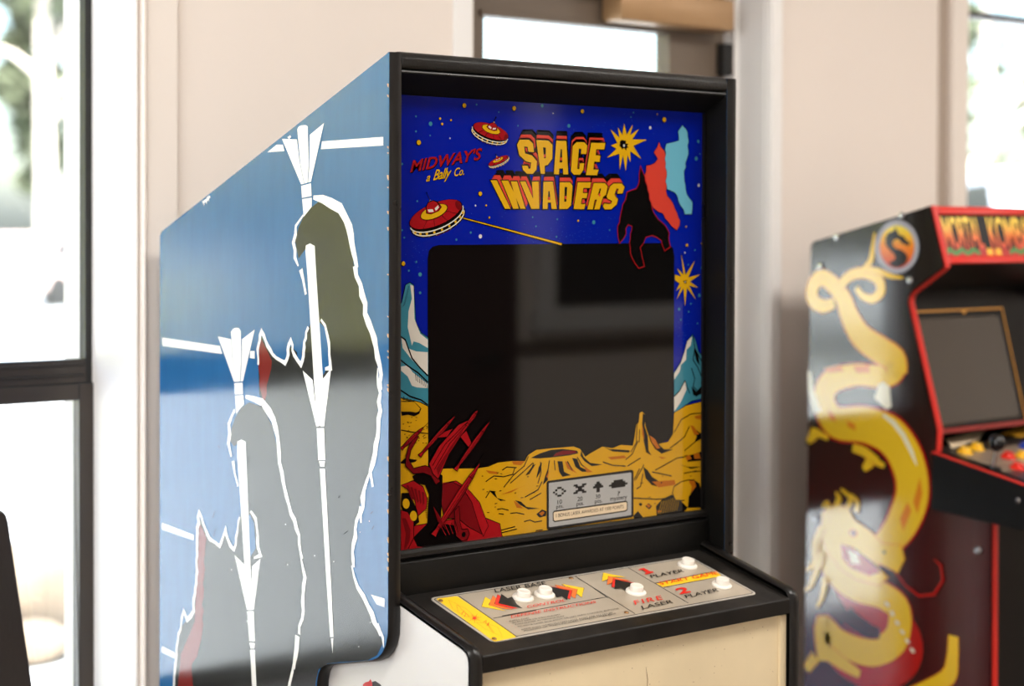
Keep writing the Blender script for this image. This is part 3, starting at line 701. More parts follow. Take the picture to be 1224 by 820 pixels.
for p in ([(440,365),(470,365),(480,430),(520,450),(470,460),(450,430)], [(530,345),(560,350),(580,400),(640,430),(590,430),(550,400)], [(585,300),(600,340),(640,375),(715,385),(650,395),(605,365),(580,330)], [(325,400),(345,370),(335,430),(310,470)],
          [(25,548),(55,552),(70,590),(120,605),(90,608),(55,580)], [(180,605),(215,612),(250,645),(330,655),(260,660),(215,635)], [(310,690),(345,660),(372,672),(368,700),(330,710)], [(360,470),(384,400),(380,480),(350,510)]): a.poly(p, p_blk, o, k)
a.up()
for p in ([(485,365),(500,370),(540,420),(560,440),(500,410)], [(0,420),(70,430),(75,445),(20,440)], [(160,365),(240,365),(215,390),(170,385)], [(90,570),(250,510),(200,530),(160,555)], [(170,605),(200,625),(230,655),(190,650)], [(600,395),(655,430),(620,435)], [(325,685),(350,670),(360,680),(345,700)],
          [(300,815),(330,785),(360,800),(340,815)], [(380,470),(388,420),(370,460)]): a.poly(p, p_rust, o, k)
for l in ([(0,490),(50,455),(110,460),(165,445),(180,400)], [(110,525),(170,450),(235,395),(262,335)], [(150,500),(230,430),(290,375)], [(250,445),(275,420),(295,375)], [(240,585),(320,540),(345,490)], [(0,590),(25,548),(60,552)], [(320,500),(340,430),(335,370)], [(270,600),(340,560)],
          [(235,735),(270,725),(300,738),(345,730)], [(300,815),(310,790),(350,785)], [(420,360),(425,420)], [(390,360),(380,430)], [(500,365),(530,420)], [(100,420),(130,400),(190,405)], [(70,660),(100,655),(140,665)], [(150,685),(190,680),(235,690)], [(80,685),(110,690)], [(85,790),(180,765)], [(90,805),(190,780)], [(560,340),(590,390),(620,410)]): a.line(l, .0016, p_blk, o, k)
for i in range(8): a.line([(245+i*6, 450-i*8), (270+i*5, 440-i*8)], .0011, p_blk, o, k)
a.up()
o = (720,480)
for p in ([(245,70),(262,90),(255,150),(275,210),(280,300),(300,330),(265,310),(250,240),(240,150)], [(262,150),(300,195),(330,215),(345,265),(375,292),(430,292),(360,318),(320,290),(290,240)], [(0,275),(40,290),(165,298),(160,312),(60,305)], [(248,400),(275,420),(300,460),(345,490),(340,520),(300,510),(262,470)], [(545,150),(605,200),(600,230),(560,250),(575,215)],
          [(500,330),(545,325),(605,305),(606,360),(520,368)], [(560,480),(590,500),(606,560),(600,650),(520,650),(530,540)], [(325,640),(360,600),(420,570),(470,600),(520,650),(470,700),(330,700)], [(185,700),(215,670),(250,715),(200,730)], [(260,640),(280,622),(300,640),(285,660)], [(220,628),(232,618),(242,632),(230,640)], [(470,385),(520,400),(606,398),(540,412)], [(45,745),(20,742),(50,730),(60,738)]): a.poly(p, p_blk, o, k)
a.up()
for p in ([(285,205),(320,230),(350,285),(330,290),(300,250)], [(240,130),(250,190),(255,240),(240,200)], [(300,490),(440,480),(445,510),(340,525)], [(30,340),(130,330),(145,345),(50,355)], [(535,145),(555,150),(590,200),(560,205)], [(505,335),(530,325),(545,350),(515,362)], [(555,318),(590,315),(600,350),(560,350)], [(530,480),(560,475),(570,520),(540,560),(525,510)], [(265,635),(280,626),(294,640),(280,652)], [(340,335),(390,345),(360,350)], [(560,90),(606,80),(606,110),(570,105)], [(325,665),(365,670),(340,680)]): a.poly(p, p_rust, o, k)
a.poly([(425,560),(435,520),(480,490),(520,480),(545,520),(535,570),(500,605),(445,605)], p_grnd, o, k); a.up()
for l in ([(140,355),(180,320),(215,240)], [(150,395),(230,345)], [(320,420),(455,345),(500,340)], [(180,590),(330,598),(420,590)], [(200,480),(245,400),(250,385)], [(205,535),(230,520),(245,440)], [(440,265),(500,215),(530,150)], [(435,190),(480,110),(540,75),(606,70)], [(500,300),(560,250),(605,210)], [(300,430),(420,455)], [(495,440),(540,430),(606,425)], [(410,285),(470,240)],
          [(425,560),(435,520),(480,490),(520,480),(560,480)], [(425,560),(445,605),(500,605)], [(190,480),(225,410)], [(0,370),(60,390),(140,395)], [(210,130),(205,250),(170,310)], [(225,170),(222,250)]): a.line(l, .0016, p_blk, o, k)
for i in range(9): a.line([(340+i*14, 690-i*3), (360+i*14, 610-i*4)], .0009, p_grnd, o, k)
rnd = random.Random(7)
for _ in range(46):
    x, y = rnd.uniform(575, 835), rnd.uniform(560, 620)
    if 650 < x < 758: continue
    a.line([(x, y), (x+rnd.uniform(1.5, 3.5), y-rnd.uniform(0, .8))], .0010, p_blk)
a.up()
o = (470,320)
a.poly([(36,640),(100,655),(135,690),(125,715),(100,728),(70,720),(40,725),(36,705),(80,705),(110,710),(128,700)], p_blk, o, 4.1); a.up(); a.poly([(36,645),(100,658),(130,690),(118,706),(80,702),(36,690)], p_grnd, o, 4.1)
for l in ([(36,795),(90,805),(168,812)], [(36,655),(100,655)]): a.line(l, .0014, p_blk, o, 4.1)
for _ in range(30): x, y = rnd.uniform(480, 510), rnd.uniform(498, 530); a.line([(x, y), (x+1.5, y-.3)], .0009, p_blk)
a.up()
a.reset(24)
# red launcher and rockets, lower left
o = (470,480); k = 4.31
def shade(p, m_, l=.0022): a.line(p, l, p_blk, o, k, closed=True); a.up(); a.poly(p, m_, o, k); a.up()
a.poly([(36,310),(60,290),(120,300),(110,310),(60,320),(36,318)], p_blk, o, k); a.up()
for i in range(12): a.line([(150+i*1.5, 500+i*9), (178, 495+i*9)], .0009, p_blk, o, k)
shade([(36,785),(60,780),(560,710),(545,630),(470,600),(350,600),(110,640),(36,700)], p_red)
a.poly([(120,745),(200,755),(340,735),(380,690),(340,640),(180,620),(100,700)], p_blk, o, k); a.up()
shade([(245,420),(320,410),(380,450),(440,520),(485,640),(460,690),(380,480),(330,430)], p_red); shade([(240,430),(300,415),(350,440),(400,520),(450,680),(380,640),(330,600),(260,600),(245,520)], p_dred)
a.poly([(95,385),(170,330),(250,380),(250,450),(240,640),(170,640),(180,480),(160,430),(110,420)], p_blk, o, k); a.up()
shade([(40,430),(100,408),(150,440),(170,500),(165,550),(120,590),(110,510),(70,450)], p_red); a.poly([(40,470),(80,470),(120,560),(130,620),(90,650),(60,590),(36,540)], p_blk, o, k); a.up()
shade([(36,560),(70,570),(100,620),(100,700),(60,780),(36,785)], p_red); a.poly([(40,600),(60,600),(85,660),(80,720),(50,770),(60,680)], p_dred, o, k); a.up()
for x, y in ((62,525), (100,588)): a.disc(x, y, .0062, p_yel, .0078, 16, .3, o, k)
a.up()
for i in range(5): a.poly([(62+i*20,432+i*8),(74+i*20,430+i*9),(100+i*14,500+i*6),(92+i*14,510+i*6)], p_dred, o, k)
a.up()
def rocket(x0, y0, x1, y1, wd, ant=40):
    d = Vector((x1-x0, y1-y0)); L = d.length; d.normalize(); n = Vector((-d.y, d.x)); P = lambda t, s_: (x0+d.x*L*t+n.x*wd*s_, y0+d.y*L*t+n.y*wd*s_)
    out = [P(-.02,-.9), P(.06,-.5), P(.3,-.85), P(.6,-1), P(.82,-.7), P(1,-.05), P(1,.05), P(.82,.7), P(.6,1), P(.3,.85), P(.06,.5), P(-.02,.9)]
    shade(out, p_red, .0022); a.poly([P(.06,.1), P(.3,.3), P(.6,.35), P(.95,.05), P(.82,.65), P(.6,.9), P(.3,.78), P(.06,.45)], p_dred, o, k); a.up()
    a.line([P(.8,-.75), P(.8,.75)], .001, p_blk, o, k); a.line([P(.06,-.2), P(.85,-.1)], .0007, p_blk, o, k); a.line([(x1,y1), (x1+d.x*ant, y1+d.y*ant)], .0009, p_blk, o, k); a.up()
shade([(60,330),(62,280),(80,220),(110,180),(125,180),(85,250),(75,300),(100,345),(160,330),(210,350),(235,410),(215,425),(190,380),(150,365),(100,370)], p_dred)
rocket(40, 240, 148, 135, 9)
rocket(135, 275, 312, 75, 9)
shade([(222,185),(260,155),(300,140),(270,180)], p_red); shade([(340,180),(370,150),(395,210),(388,240)], p_red)
shade([(180,320),(230,230),(330,120),(385,95),(390,110),(345,170),(280,270),(225,395),(200,370)], p_red); a.poly([(215,345),(300,215),(370,120),(340,175),(280,265),(225,380)], p_dred, o, k); a.up()
for l in ([(195,330),(260,220),(375,105)], [(205,350),(285,215),(380,108)]): a.line(l, .001, p_blk, o, k)
rocket(375, 120, 428, 45, 9, 30); rocket(318, 345, 488, 105, 10); rocket(205, 680, 438, 318, 15, 60)
shade([(310,560),(330,540),(335,620),(345,660),(375,655),(383,680),(370,710),(345,715),(318,690),(312,640)], p_dred); a.disc(355, 683, .004, p_blk, n=12, o=o, k=k); a.up()
for i in range(9): a.line([(225+i*11, 640-i*3), (255+i*9, 690-i*2)], .0009, p_red if i % 2 else p_blk, o, k)
for i in range(7): a.line([(200+i*5, 540+i*8), (225+i*6, 620+i*6)], .0008, p_dred, o, k)
a.up()
a.reset(26)
# score plate
o = (640,555); k = 9.415
PL = [(140,195),(1070,72),(1082,76),(1088,86),(1088,570),(1080,582),(1072,586),(145,727),(133,722),(128,710),(128,210),(132,200)]
a.line(PL, .0030, p_blk, o, k, closed=True); a.up(); a.poly(PL, p_blk, o, k); a.up()
a.poly([(150,208),(1060,90),(1072,95),(1072,565),(1062,572),(155,706),(143,700),(143,215)], p_grey, o, k); a.up()
a.line([(205,530),(1010,418),(1022,430),(1022,505),(1005,520),(210,638),(195,625),(194,545)], .0028, p_blk, o, k, closed=True); a.up()
a.poly([(205,535),(1010,423),(1020,432),(1020,503),(1005,517),(210,635),(197,623),(196,548)], p_cream, o, k); a.up()
GL = [["..XX..",".X..X.","X....X",".X..X.","..XX.."], ["XX..XX",".XXXX.","..XX..",".XXXX.","XX..XX"], ["..XX..",".XXXX.","XXXXXX","..XX..","..XX.."], ["..XXXX..",".XXXXXX.","XXXXXXXX",".XXXXXX."]]
for g, (x0, y0, cw, ch) in zip(GL, ((190,262,24,22), (420,230,24,21), (640,200,19,24), (820,185,26,22))):
    for r, row in enumerate(g):
        for c, ch_ in enumerate(row):
            if ch_ == 'X':
                x, y = x0+c*cw, y0+r*ch-c*cw*.13
                a.poly([(x,y),(x+cw,y-cw*.13),(x+cw,y+ch-cw*.13),(x,y+ch)], p_blk, o, k)
for body, A, B, tp in (('10', (240,447), (290,440), (240,400)), ('pts.', (226,497), (308,486), (226,455)), ('20', (465,413), (522,405), (465,366)), ('pts.', (455,465), (536,454), (455,422)), ('30', (668,386), (722,378), (668,340)), ('pts.', (660,437), (744,425), (660,394)), ('?', (915,352), (945,348), (915,304)), ('mystery', (835,410), (1022,386), (835,362))):
    a.text(body, A, B, tp, p_blk, offset=.003, o=o, k=k)
a.text('1 BONUS LASER AWARDED AT 1000 POINTS', (224,597), (985,491), (224,558), p_blk, offset=.001, o=o, k=k)
a.up()
bez = m.build('bezel', cab)

# control deck
CS = .237; TH = math.atan(CS)
CPL = Plane((0, -.165, .9168), (1, 0, 0), (0, math.cos(TH), math.sin(TH)))
m = MB()
m.prism_x([(-.1668, .9145), (-.165, .9168), (.036, .9168+.201*CS), (.036, .92), (-.145, .886), (-.1668, .8925)], 2*T, W-2*T, slab_m)
m.build('control_panel', cab, bevel=.0012)
m = MB(); m.box(2*T, W-2*T, -.154, -.140, .06, .8925, mat('cream_panel', (226, 208, 172), .45, var=.06, scale=7, bump=.05, bscale=150))
m.box(W-2*T-.013, W-2*T, -.159, -.154, .06, .889, mat('cream_panel', None)); 
FPm = m
a2 = Art(FPm, Plane((0, -.154, 0), (1, 0, 0), (0, 0, 1)), .0002)
speck = mat('brown_specks', (120, 84, 50), .7); rnd = random.Random(9)
for _ in range(110):
    x, y = rnd.uniform(585, 932), rnd.uniform(745, 900); a2.disc(x, y, rnd.uniform(.0003, .0009), speck, n=5)
a2.line([(772,797),(774,812),(773,840),(775,870)], [.0004, .0012, .0008, .0004], speck)
FPm.build('front_panel', cab)
# printed metal plate on the deck
pl_m = mat('brushed_plate', (190, 178, 160), .35, metal=.25, var=.08, scale=10)
pe_m = mat('plate_edge', (214, 208, 198), .3, metal=.4)
k_blk, k_yel, k_or, k_red = mat('plate_black', (14, 12, 11), .4), mat('plate_yellow', (250, 206, 40), .4), mat('plate_orange', (240, 122, 50), .4), mat('plate_red', (228, 40, 28), .4)
m = MB(); a = Art(m, CPL, .0006)
TL, TR, BR, BL = [Vector(CPL.at(*q)) for q in ((516.5,716.5), (826.5,664.5), (899.5,709.5), (589.5,771))]
u0, u1, v0, v1 = (TL.x+BL.x)/2, (TR.x+BR.x)/2, (BL.y+BR.y)/2, (TL.y+TR.y)/2
def rrect(u0, u1, v0, v1, r, n=5):
    out = []
    for cx, cy, t0 in ((u1-r, v1-r, 0), (u0+r, v1-r, 90), (u0+r, v0+r, 180), (u1-r, v0+r, 270)):
        out += [(cx+r*math.cos(math.radians(t0+90*i/n)), cy+r*math.sin(math.radians(t0+90*i/n))) for i in range(n+1)]
    return out
R = rrect(u0, u1, v0, v1, .010)
mv = [CPL.w(q, .0001) for q in R] + [CPL.w(q, .0011) for q in R]; n = len(R)
m.add(mv, [list(range(n, 2*n))] + [(i, (i+1) % n, (i+1) % n+n, i+n) for i in range(n)], pe_m)
a.base = .0013; a.raw(rrect(u0+.0035, u1-.0035, v0+.0035, v1-.0035, .0075), k_blk); a.up(); a.raw(rrect(u0+.005, u1-.005, v0+.005, v1-.005, .006), pl_m); a.up()
o = (510,670); k = 7.454
a.poly([(85,352),(100,345),(262,326),(278,330),(796,680),(790,692),(620,728),(600,728),(585,720)], k_yel, o, k); a.up()
def cpline(p, q, o_, k_, wd=.0018): a.line([p, q], wd, k_blk, o_, k_)
cpline((282,322), (805,690), o, k); cpline((592,523), (975,452), o, k)
o = (600,680); k = 7.65
cpline((0,438), (955,265), o, k); cpline((662,72), (1215,418), o, k)
o = (710,655); k = 6.12
cpline((0,303), (100,372), o, k); cpline((245,148), (690,410), o, k); cpline((448,264), (870,178), o, k, .0018); cpline((508,296), (935,210), o, k, .0018)
a.up(); a.poly([(455,266),(862,183),(900,182),(928,208),(920,214),(500,292)], k_yel, o, k); a.up()
# starburst lines on the yellow strip
o = (510,670); k = 7.454; gold = mat('plate_gold', (214, 140, 30), .4)
for l in ([(195,360),(275,400),(330,470),(300,480),(230,440),(195,360)], [(265,405),(340,430),(420,500),(350,510),(280,470),(265,405)], [(440,560),(540,570),(600,650),(520,620),(440,560)], [(530,570),(630,600),(675,690),(590,650),(530,570)]): a.line(l, .0006, gold, o, k)
a.up()
for j in range(14):
    t = j*math.pi/7+.2; a.line([(425,522), (425+(66 if j % 2 else 40)*math.cos(t), 522+(42 if j % 2 else 26)*math.sin(t))], [.0012,.0003], k_red, o, k)
for l in ([(310,490),(330,455),(345,480)], [(335,510),(350,480),(375,505)], [(505,560),(530,540),(525,570)], [(535,590),(552,560),(548,590)]): a.line(l, .0009, k_red, o, k)
a.up()
def chevrons(polys, o, k):
    for pts, mt in polys: a.line(pts, .0008, k_blk, o, k, closed=True); a.up(); a.poly(pts, mt, o, k); a.up()
chevrons([([(520,332),(575,365),(548,402),(708,460),(488,420)], k_yel), ([(588,320),(620,350),(600,395),(765,448),(690,440),(555,408)], k_or), ([(630,313),(665,335),(640,390),(810,436),(760,438),(604,400)], k_red), ([(665,310),(720,348),(760,335),(800,400),(850,436),(640,392)], k_blk)], o, k)
o = (600,680); k = 7.65
chevrons([([(540,148),(748,186),(728,272),(675,232),(690,205),(575,168)], k_yel), ([(478,156),(688,198),(668,282),(630,262),(640,220),(510,180)], k_or), ([(435,168),(640,208),(618,292),(590,270),(600,215)], k_red), ([(445,178),(612,210),(592,296),(545,262),(500,272),(470,230)], k_blk)], o, k)
chevrons([([(925,48),(1132,88),(985,85),(960,110),(912,126)], k_yel), ([(970,80),(1180,122),(1025,112),(1000,145),(958,158)], k_or), ([(1015,102),(1215,142),(1060,135),(1030,182),(1000,178)], k_red), ([(1035,112),(1224,150),(1150,180),(1130,210),(1085,188),(1028,196)], k_blk)], o, k)
a.text('LASER BASE', (5,224), (405,160), (0,207), k_blk, offset=.012, o=(600,680), k=7.65) if False else a.text('LASER BASE', (592,710.3), (653,700.8), (590.2,706.2), k_blk, offset=.004)
a.text('CONTROL', (228,374), (582,312), (225,350), k_red, offset=.004, o=o, k=k)
a.text('DEFENSE INSTRUCTIONS', (84,465), (858,325), (80,442), k_red, offset=.002, o=o, k=k)
for body, A, B in (('INSERT COIN', (68,500), (245,470)), ('SELECT ONE OR TWO PLAYERS', (92,515), (530,438)), ('TWO PLAYER ALTERNATE PLAY', (116,532), (570,452)), ('TO MOVE LASER BASE RIGHT OR LEFT PRESS CONTROL BUTTONS', (140,553), (1065,382)), ('GAME ENDS WHEN PLAYERS LASER BASES ARE ALL HIT BY', (175,578), (1012,420)), ('INVADERS OR WHEN INVADERS OVERRUN LASER BASE', (200,590), (1040,428))):
    a.text(body, A, B, (A[0]-4, A[1]-11), k_blk, offset=0, o=o, k=k)
for x, y in ((42,498), (65,518), (90,537), (125,555), (152,578)): a.disc(x, y, .0006, k_red, n=6, o=o, k=k)
o = (710,655); k = 6.12
a.text('FIRE', (300,428), (502,388), (286,398), k_red, offset=.003, spacing=1.2, o=o, k=k)
a.text('LASER', (355,460), (580,412), (341,436), k_blk, offset=.002, o=o, k=k)
a.poly([(322,168),(362,158),(412,184),(426,181),(436,191),(376,205),(366,197),(383,192),(350,170),(332,175)], k_red, o, k)
a.text('PLAYER', (420,232), (660,186), (406,210), k_blk, offset=.003, o=o, k=k)
a.text('START GAME', (484,284), (912,202), (470,261), k_red, offset=-.002, o=o, k=k)
a.text('2', (622,350), (708,333), (588,312), k_red, offset=.03, o=o, k=k)
a.text('PLAYER', (674,380), (915,327), (658,356), k_blk, offset=.003, o=o, k=k)
a.up()
ov = m.build('control_overlay', cab)
for x, y in ((526.5,719.5), (590.5,765), (682.5,692.5), (748.5,733.5)):
    m = MB(); m.lathe([(.0036,0),(.0036,.0008),(.0026,.0016),(.0008,.0018)], CPL.w(CPL.at(x, y), .0016), CPL.n, mat('screw_brass', (170, 130, 90), .35, metal=.9), 14); m.build('screw', ov, smooth=.6)
btn_m = mat('white_plastic', (240, 234, 224), .3)
for i, (x, y) in enumerate(((624.8,716.3), (650.5,712.6), (759.8,709.3), (821.3,677.5), (862.5,701))):
    c = CPL.w(CPL.at(x, y), .0016)
    m = MB(); m.lathe([(.0162,0),(.0164,.0012),(.0158,.0028),(.0140,.0040),(.0118,.0046),(.0112,.0046),(.0110,.0035)], c, CPL.n, btn_m, 36); pb = m.build('push_button', cab, smooth=.6)
    m = MB(); m.lathe([(.0104,.002),(.0105,.0105),(.0100,.0118),(.0088,.0124),(.0060,.0120),(.0,.0117)], c, CPL.n, btn_m, 36); m.build('plunger', pb, smooth=.6)

# ------------------------------------------------------------------ the dragon arcade cabinet
X0, XW = 1.55, .46
g = thing('arcade_cabinet', 'black arcade cabinet with red edging and a yellow dragon painted on its side', 'arcade machine', (X0+XW/2, .35, 0), 'arcade cabinets')
r_red = mat('red_vinyl_edge', (205, 40, 30), .3)
r_blk = mat('cabinet_black', (10, 9, 9), .4, ior=1.32)
k_mar = ramp_mat('side_print', 2, .45, 1.45, [(0, (78, 8, 14)), (.45, (60, 6, 12)), (.7, (30, 14, 12)), (1, (22, 20, 18))], .09, 1.9)
def kart(n, rgb): return mat('dragon_'+n, rgb, .09, ior=1.9)
d_yel, d_red, d_org, d_wht, d_blk, d_gry = kart('yellow', (250, 205, 40)), kart('red', (190, 20, 14)), kart('orange', (238, 140, 30)), kart('white', (250, 244, 220)), kart('black', (24, 28, 24)), kart('grey', (176, 174, 182))
ZB = .16
P2 = [(.261,1.551),(.226,1.432),(.224,1.424),(.230,1.418),(.308,1.368),(.315,1.358),(.316,1.345),(.240,1.085),(.243,1.035),(.243,.935),(.100,.925),(.097,ZB),(.606,ZB),(.592,1.462),(.588,1.470),(.580,1.474)]
MP = Plane((X0, 0, 0), (0, -1, 0), (0, 0, 1))
PT = .018
for i, x0 in enumerate((X0, X0+XW-PT)):
    m = MB(); m.prism_x(P2, x0, x0+PT, k_mar if i == 0 else r_blk, r_red)
    if i == 0:
        a = Art(m, MP)
        def body(pts, col=d_yel, edge=d_org, hl=True):
            q = [(p[0], p[1]) for p in pts]; ws = [p[2]*.0017 for p in pts]
            # smooth the path
            Q, Wd = [], []
            for j in range(len(q)-1):
                p0, p1, p2, p3 = q[max(j-1,0)], q[j], q[j+1], q[min(j+2,len(q)-1)]
                for s_ in range(5):
                    t = s_/5; f = lambda A, B, C, D: .5*((2*B)+(-A+C)*t+(2*A-5*B+4*C-D)*t*t+(-A+3*B-3*C+D)*t**3)
                    Q.append((f(p0[0],p1[0],p2[0],p3[0]), f(p0[1],p1[1],p2[1],p3[1]))); Wd.append(ws[j]+(ws[j+1]-ws[j])*t)
            Q.append(q[-1]); Wd.append(ws[-1])
            a.line(Q, [w_*1.12 for w_ in Wd], edge); a.up(); a.line(Q, [w_*.98 for w_ in Wd], col); a.up()
            if hl: a.line([(x-.12*0, y) for x, y in Q], [w_*.22 for w_ in Wd], d_wht if hl == 2 else col); a.up()
        # lower coil, belly red
        body([(1000,690,30),(1030,725,44),(1062,738,46),(1085,762,44),(1080,790,46),(1050,805,46),(1015,795,40),(990,770,36)], d_red, d_blk, False)
        body([(985,640,34),(995,680,34),(1020,702,34),(1055,712,36),(1075,730,36),(1070,765,36),(1040,780,36),(1005,768,34),(985,750,30),(985,790,22)], d_yel, d_red)
        body([(1012,735,26),(1035,752,22),(1052,757,12)], k_mar, d_red, False)
        body([(990,780,22),(1010,795,16),(1028,806,10)]); body([(975,785,16),(964,800,12)])
        body([(1140,760,14),(1139,785,16),(1134,808,20),(1110,822,18),(1090,830,16)])
        # neck and big arch
        body([(1066,428,30),(1069,442,32),(1055,450,28),(1022,448,28),(992,458,32),(986,482,36),(1000,505,42),(1035,508,46),(1066,522,52),(1085,552,52),(1091,588,50),(1080,622,46),(1060,650,36),(1035,668,30)], d_yel, d_red, False)
        a.line([(1056,496),(1068,505),(1080,520),(1090,540),(1096,556)], [.006,.011,.011,.010,.003], d_wht)
        for q in ([(1100,570),(1103,590),(1097,615),(1092,600)], [(1085,600),(1090,610),(1080,635),(1076,620)], [(990,490),(998,496),(1000,505),(992,500)], [(1012,502),(1022,507),(1024,515),(1014,510)], [(985,440),(1004,436),(1010,444),(990,446)], [(1020,437),(1040,436),(1040,446),(1024,446)]): a.poly(q, d_org)
        a.up(); a.poly([(1046,476),(1050,460),(1056,456),(1064,462),(1066,486),(1060,490)], d_wht); a.poly([(966,442),(970,445),(974,470),(982,492),(974,494),(967,472)], d_wht); a.up()
        # tail coils
        body([(1072,446,30),(1070,430,32),(1052,418,34),(1030,402,32),(1016,378,28),(1008,356,24),(996,340,22),(982,332,20),(972,342,19),(972,358,18),(984,366,17),(998,362,12)])
        body([(1004,344,12),(1016,330,13),(1034,326,14),(1050,334,14),(1053,348,13),(1044,357,11),(1032,354,9),(1024,344,7)])
        body([(1032,324,9),(1041,312,8),(1044,296,6),(1046,278,2)]); body([(1036,322,9),(1052,325,8),(1066,330,6),(1080,332,2)])
        # claws
        for c in ((975,512), (1042,545)):
            body([(c[0],c[1],12),(c[0]-2,c[1]+8,14),(c[0]-9,c[1]+16,7)]); body([(c[0],c[1]+4,10),(c[0]+8,c[1]+8,8),(c[0]+16,c[1]+12,6)])
            a.disc(c[0]-10, c[1]+18, .004, d_blk); a.disc(c[0]+17, c[1]+14, .004, d_blk); a.up()
        body([(1020,535,10),(1034,540,12),(1050,552,10)])
        # head
        a.outlined([(984,612),(998,604),(1014,606),(1022,622),(1040,634),(1056,650),(1078,652),(1082,668),(1074,684),(1054,674),(1040,668),(1062,690),(1052,700),(1024,692),(1006,680),(992,662),(982,640)], d_yel, .004, d_org)
        a.poly([(1006,650),(1020,654),(1040,668),(1054,684),(1040,688),(1020,680),(1008,668)], d_red); a.poly([(1014,656),(1026,662),(1030,674),(1018,674)], d_wht); a.up()
        a.disc(1021, 637, .012, d_org, .009); a.up(); a.disc(1021, 637, .006, d_blk, .005); a.disc(1058, 660, .004, d_blk); a.line([(1022,656),(1040,670),(1056,682)], .003, d_blk); a.up()
        for q in ([(1000,606,8),(1004,596,8),(1000,588,3)], [(1014,606,8),(1018,596,7),(1006,584,3)], [(1024,612,8),(1026,600,6),(1018,590,2)], [(992,612,10),(990,602,8),(984,606,3)], [(984,630,12),(976,650,11),(974,672,8),(965,682,3)], [(984,660,12),(977,682,10),(970,700,6),(963,706,3)], [(988,690,10),(984,712,8),(978,726,3)]): body(q)
        a.line([(1072,684),(1084,700),(1100,712),(1118,710),(1128,694),(1126,676),(1118,668)], [.003,.004,.005,.006,.006,.005,.002], d_red); a.up()
        for i_ in range(6): a.disc(1062+i_*6, 722+i_*11, .007, d_wht, .004, ang=-.6)
        a.up()
        # roundel with the dragon emblem
        q = MP.at(1073.5, 295)
        e1 = MP.at(1073.5, 263); rz = (e1[1]-q[1]); ru = abs(MP.at(1100, 295)[0]-q[0])
        def ellp(s_, n=40): return [(q[0]+ru*s_*math.cos(2*math.pi*j/n), q[1]+rz*s_*math.sin(2*math.pi*j/n)) for j in range(n)]
        a.raw(ellp(1.0), d_gry); a.up()
        a.raw(ellp(.80), ramp_mat('emblem_blend', 2, q[1]-rz, q[1]+rz, [(.1, (214, 50, 30)), (.5, (246, 140, 40)), (.85, (252, 226, 70))], .09, 1.9)); a.up()
        def E(u, v): return (q[0]+ru*u, q[1]+rz*v)
        a.raw([E(*p_) for p_ in [(-.18,.58),(.02,.60),(.10,.44),(.30,.40),(.42,.26),(.62,.14),(.52,.04),(.36,.10),(.22,.14),(.12,.26),(-.02,.30),(-.16,.22),(-.20,.08),(-.06,-.06),(.22,-.12),(.42,-.24),(.50,-.42),(.40,-.62),(.14,-.76),(-.16,-.76),(-.36,-.62),(-.28,-.56),(-.12,-.50),(-.06,-.40),(-.14,-.26),(-.36,-.10),(-.52,.08),(-.52,.34),(-.40,.52)]], d_blk)
        a.raw([E(*p_) for p_ in [(-.20,.56),(-.06,.76),(.0,.58)]], d_blk); a.up()
        bolt_pts = [(1001,283,1),(981.5,318.4,1),(1079.2,257.5,1),(1088.5,335,1),(976,619,1),(1170.4,658,1)]
    sp2 = m.build('side_panel', g)
    m = MB(); m.strip_x(P2[:9], x0, x0+PT, .003, r_red); m.strip_x(P2[10:12], x0, x0+PT, .003, r_red); m.build('edge_molding', sp2, smooth=.7)
    if i == 0:
        for x, y, _ in bolt_pts:
            m = MB(); m.lathe([(.0075,0),(.0075,.001),(.006,.0025),(.002,.003)], MP.w(MP.at(x, y), .003), MP.n, silver_m, 16); m.build('bolt', sp2, smooth=.6)
XA, XB = X0+PT, X0+XW-PT
m = MB(); m.prism_x([(.262,1.549),(.258,1.5335),(.285,1.5335),(.59,1.465),(.578,1.473)], XA, XB, r_blk); m.build('roof_panel', g)
m = MB(); m.box(XA, XB, .575, .59, ZB, 1.465, r_blk); m.build('back_panel', g)
# lit sign box: red rails above and below the printed title
ms = Vector((0, .226-.2575, 1.432-1.5335)); ml = math.hypot(ms.y, ms.z)
for nm, y0, z0, y1, z1 in (('marquee_rail', .2600, 1.550, .2555, 1.5325), ('marquee_rail', .2310, 1.4455, .2262, 1.4300)):
    m = MB(); m.prism_x([(y0, z0), (y1-.003, z1+.004), (y1-.002, z1), (y1+.03, z1), (y0+.03, z0)], XA, XB, r_red); m.build(nm, g, bevel=.003, smooth=.8)
QP = Plane((X0, .2600, 1.5340), (1, 0, 0), (0, .2575-.226, 1.5335-1.432))
m = MB(); m.prism_x([(.2605,1.534), (.2355,1.4450), (.2455,1.4450), (.2705,1.534)], XA, XB, r_blk)
QP = Plane((X0, .2605, 1.534), (1, 0, 0), (0, .0250, .0890))
a = Art(m, QP, .0004); L = math.hypot(.025, .089)
q_red = mat('sign_red', (170, 14, 12), .3); q_grn = mat('sign_green', (50, 130, 60), .3); q_yel = mat('sign_amber', (246, 180, 40), .3)
a.raw([(PT, -L), (XW-PT, -L), (XW-PT, -L*.84), (PT, -L*.84)], q_red); a.up()
q_ttl = ramp_mat('sign_blend', 2, 1.447, 1.530, [(.12, (190, 40, 30)), (.45, (235, 110, 40)), (.85, (246, 206, 60))], .3)
def sign(body, u0_, u1_, top, bot, mt, offset=.015):
    v, f = text_mesh(body, 0, offset, .9); x0_, x1_ = min(p[0] for p in v), max(p[0] for p in v)
    hh = a.h(); m.add([QP.w((u0_+(p[0]-x0_)/(x1_-x0_)*(u1_-u0_), -L*bot + p[1]/CAPH*(bot-top)*L), hh) for p in v], f, mt)
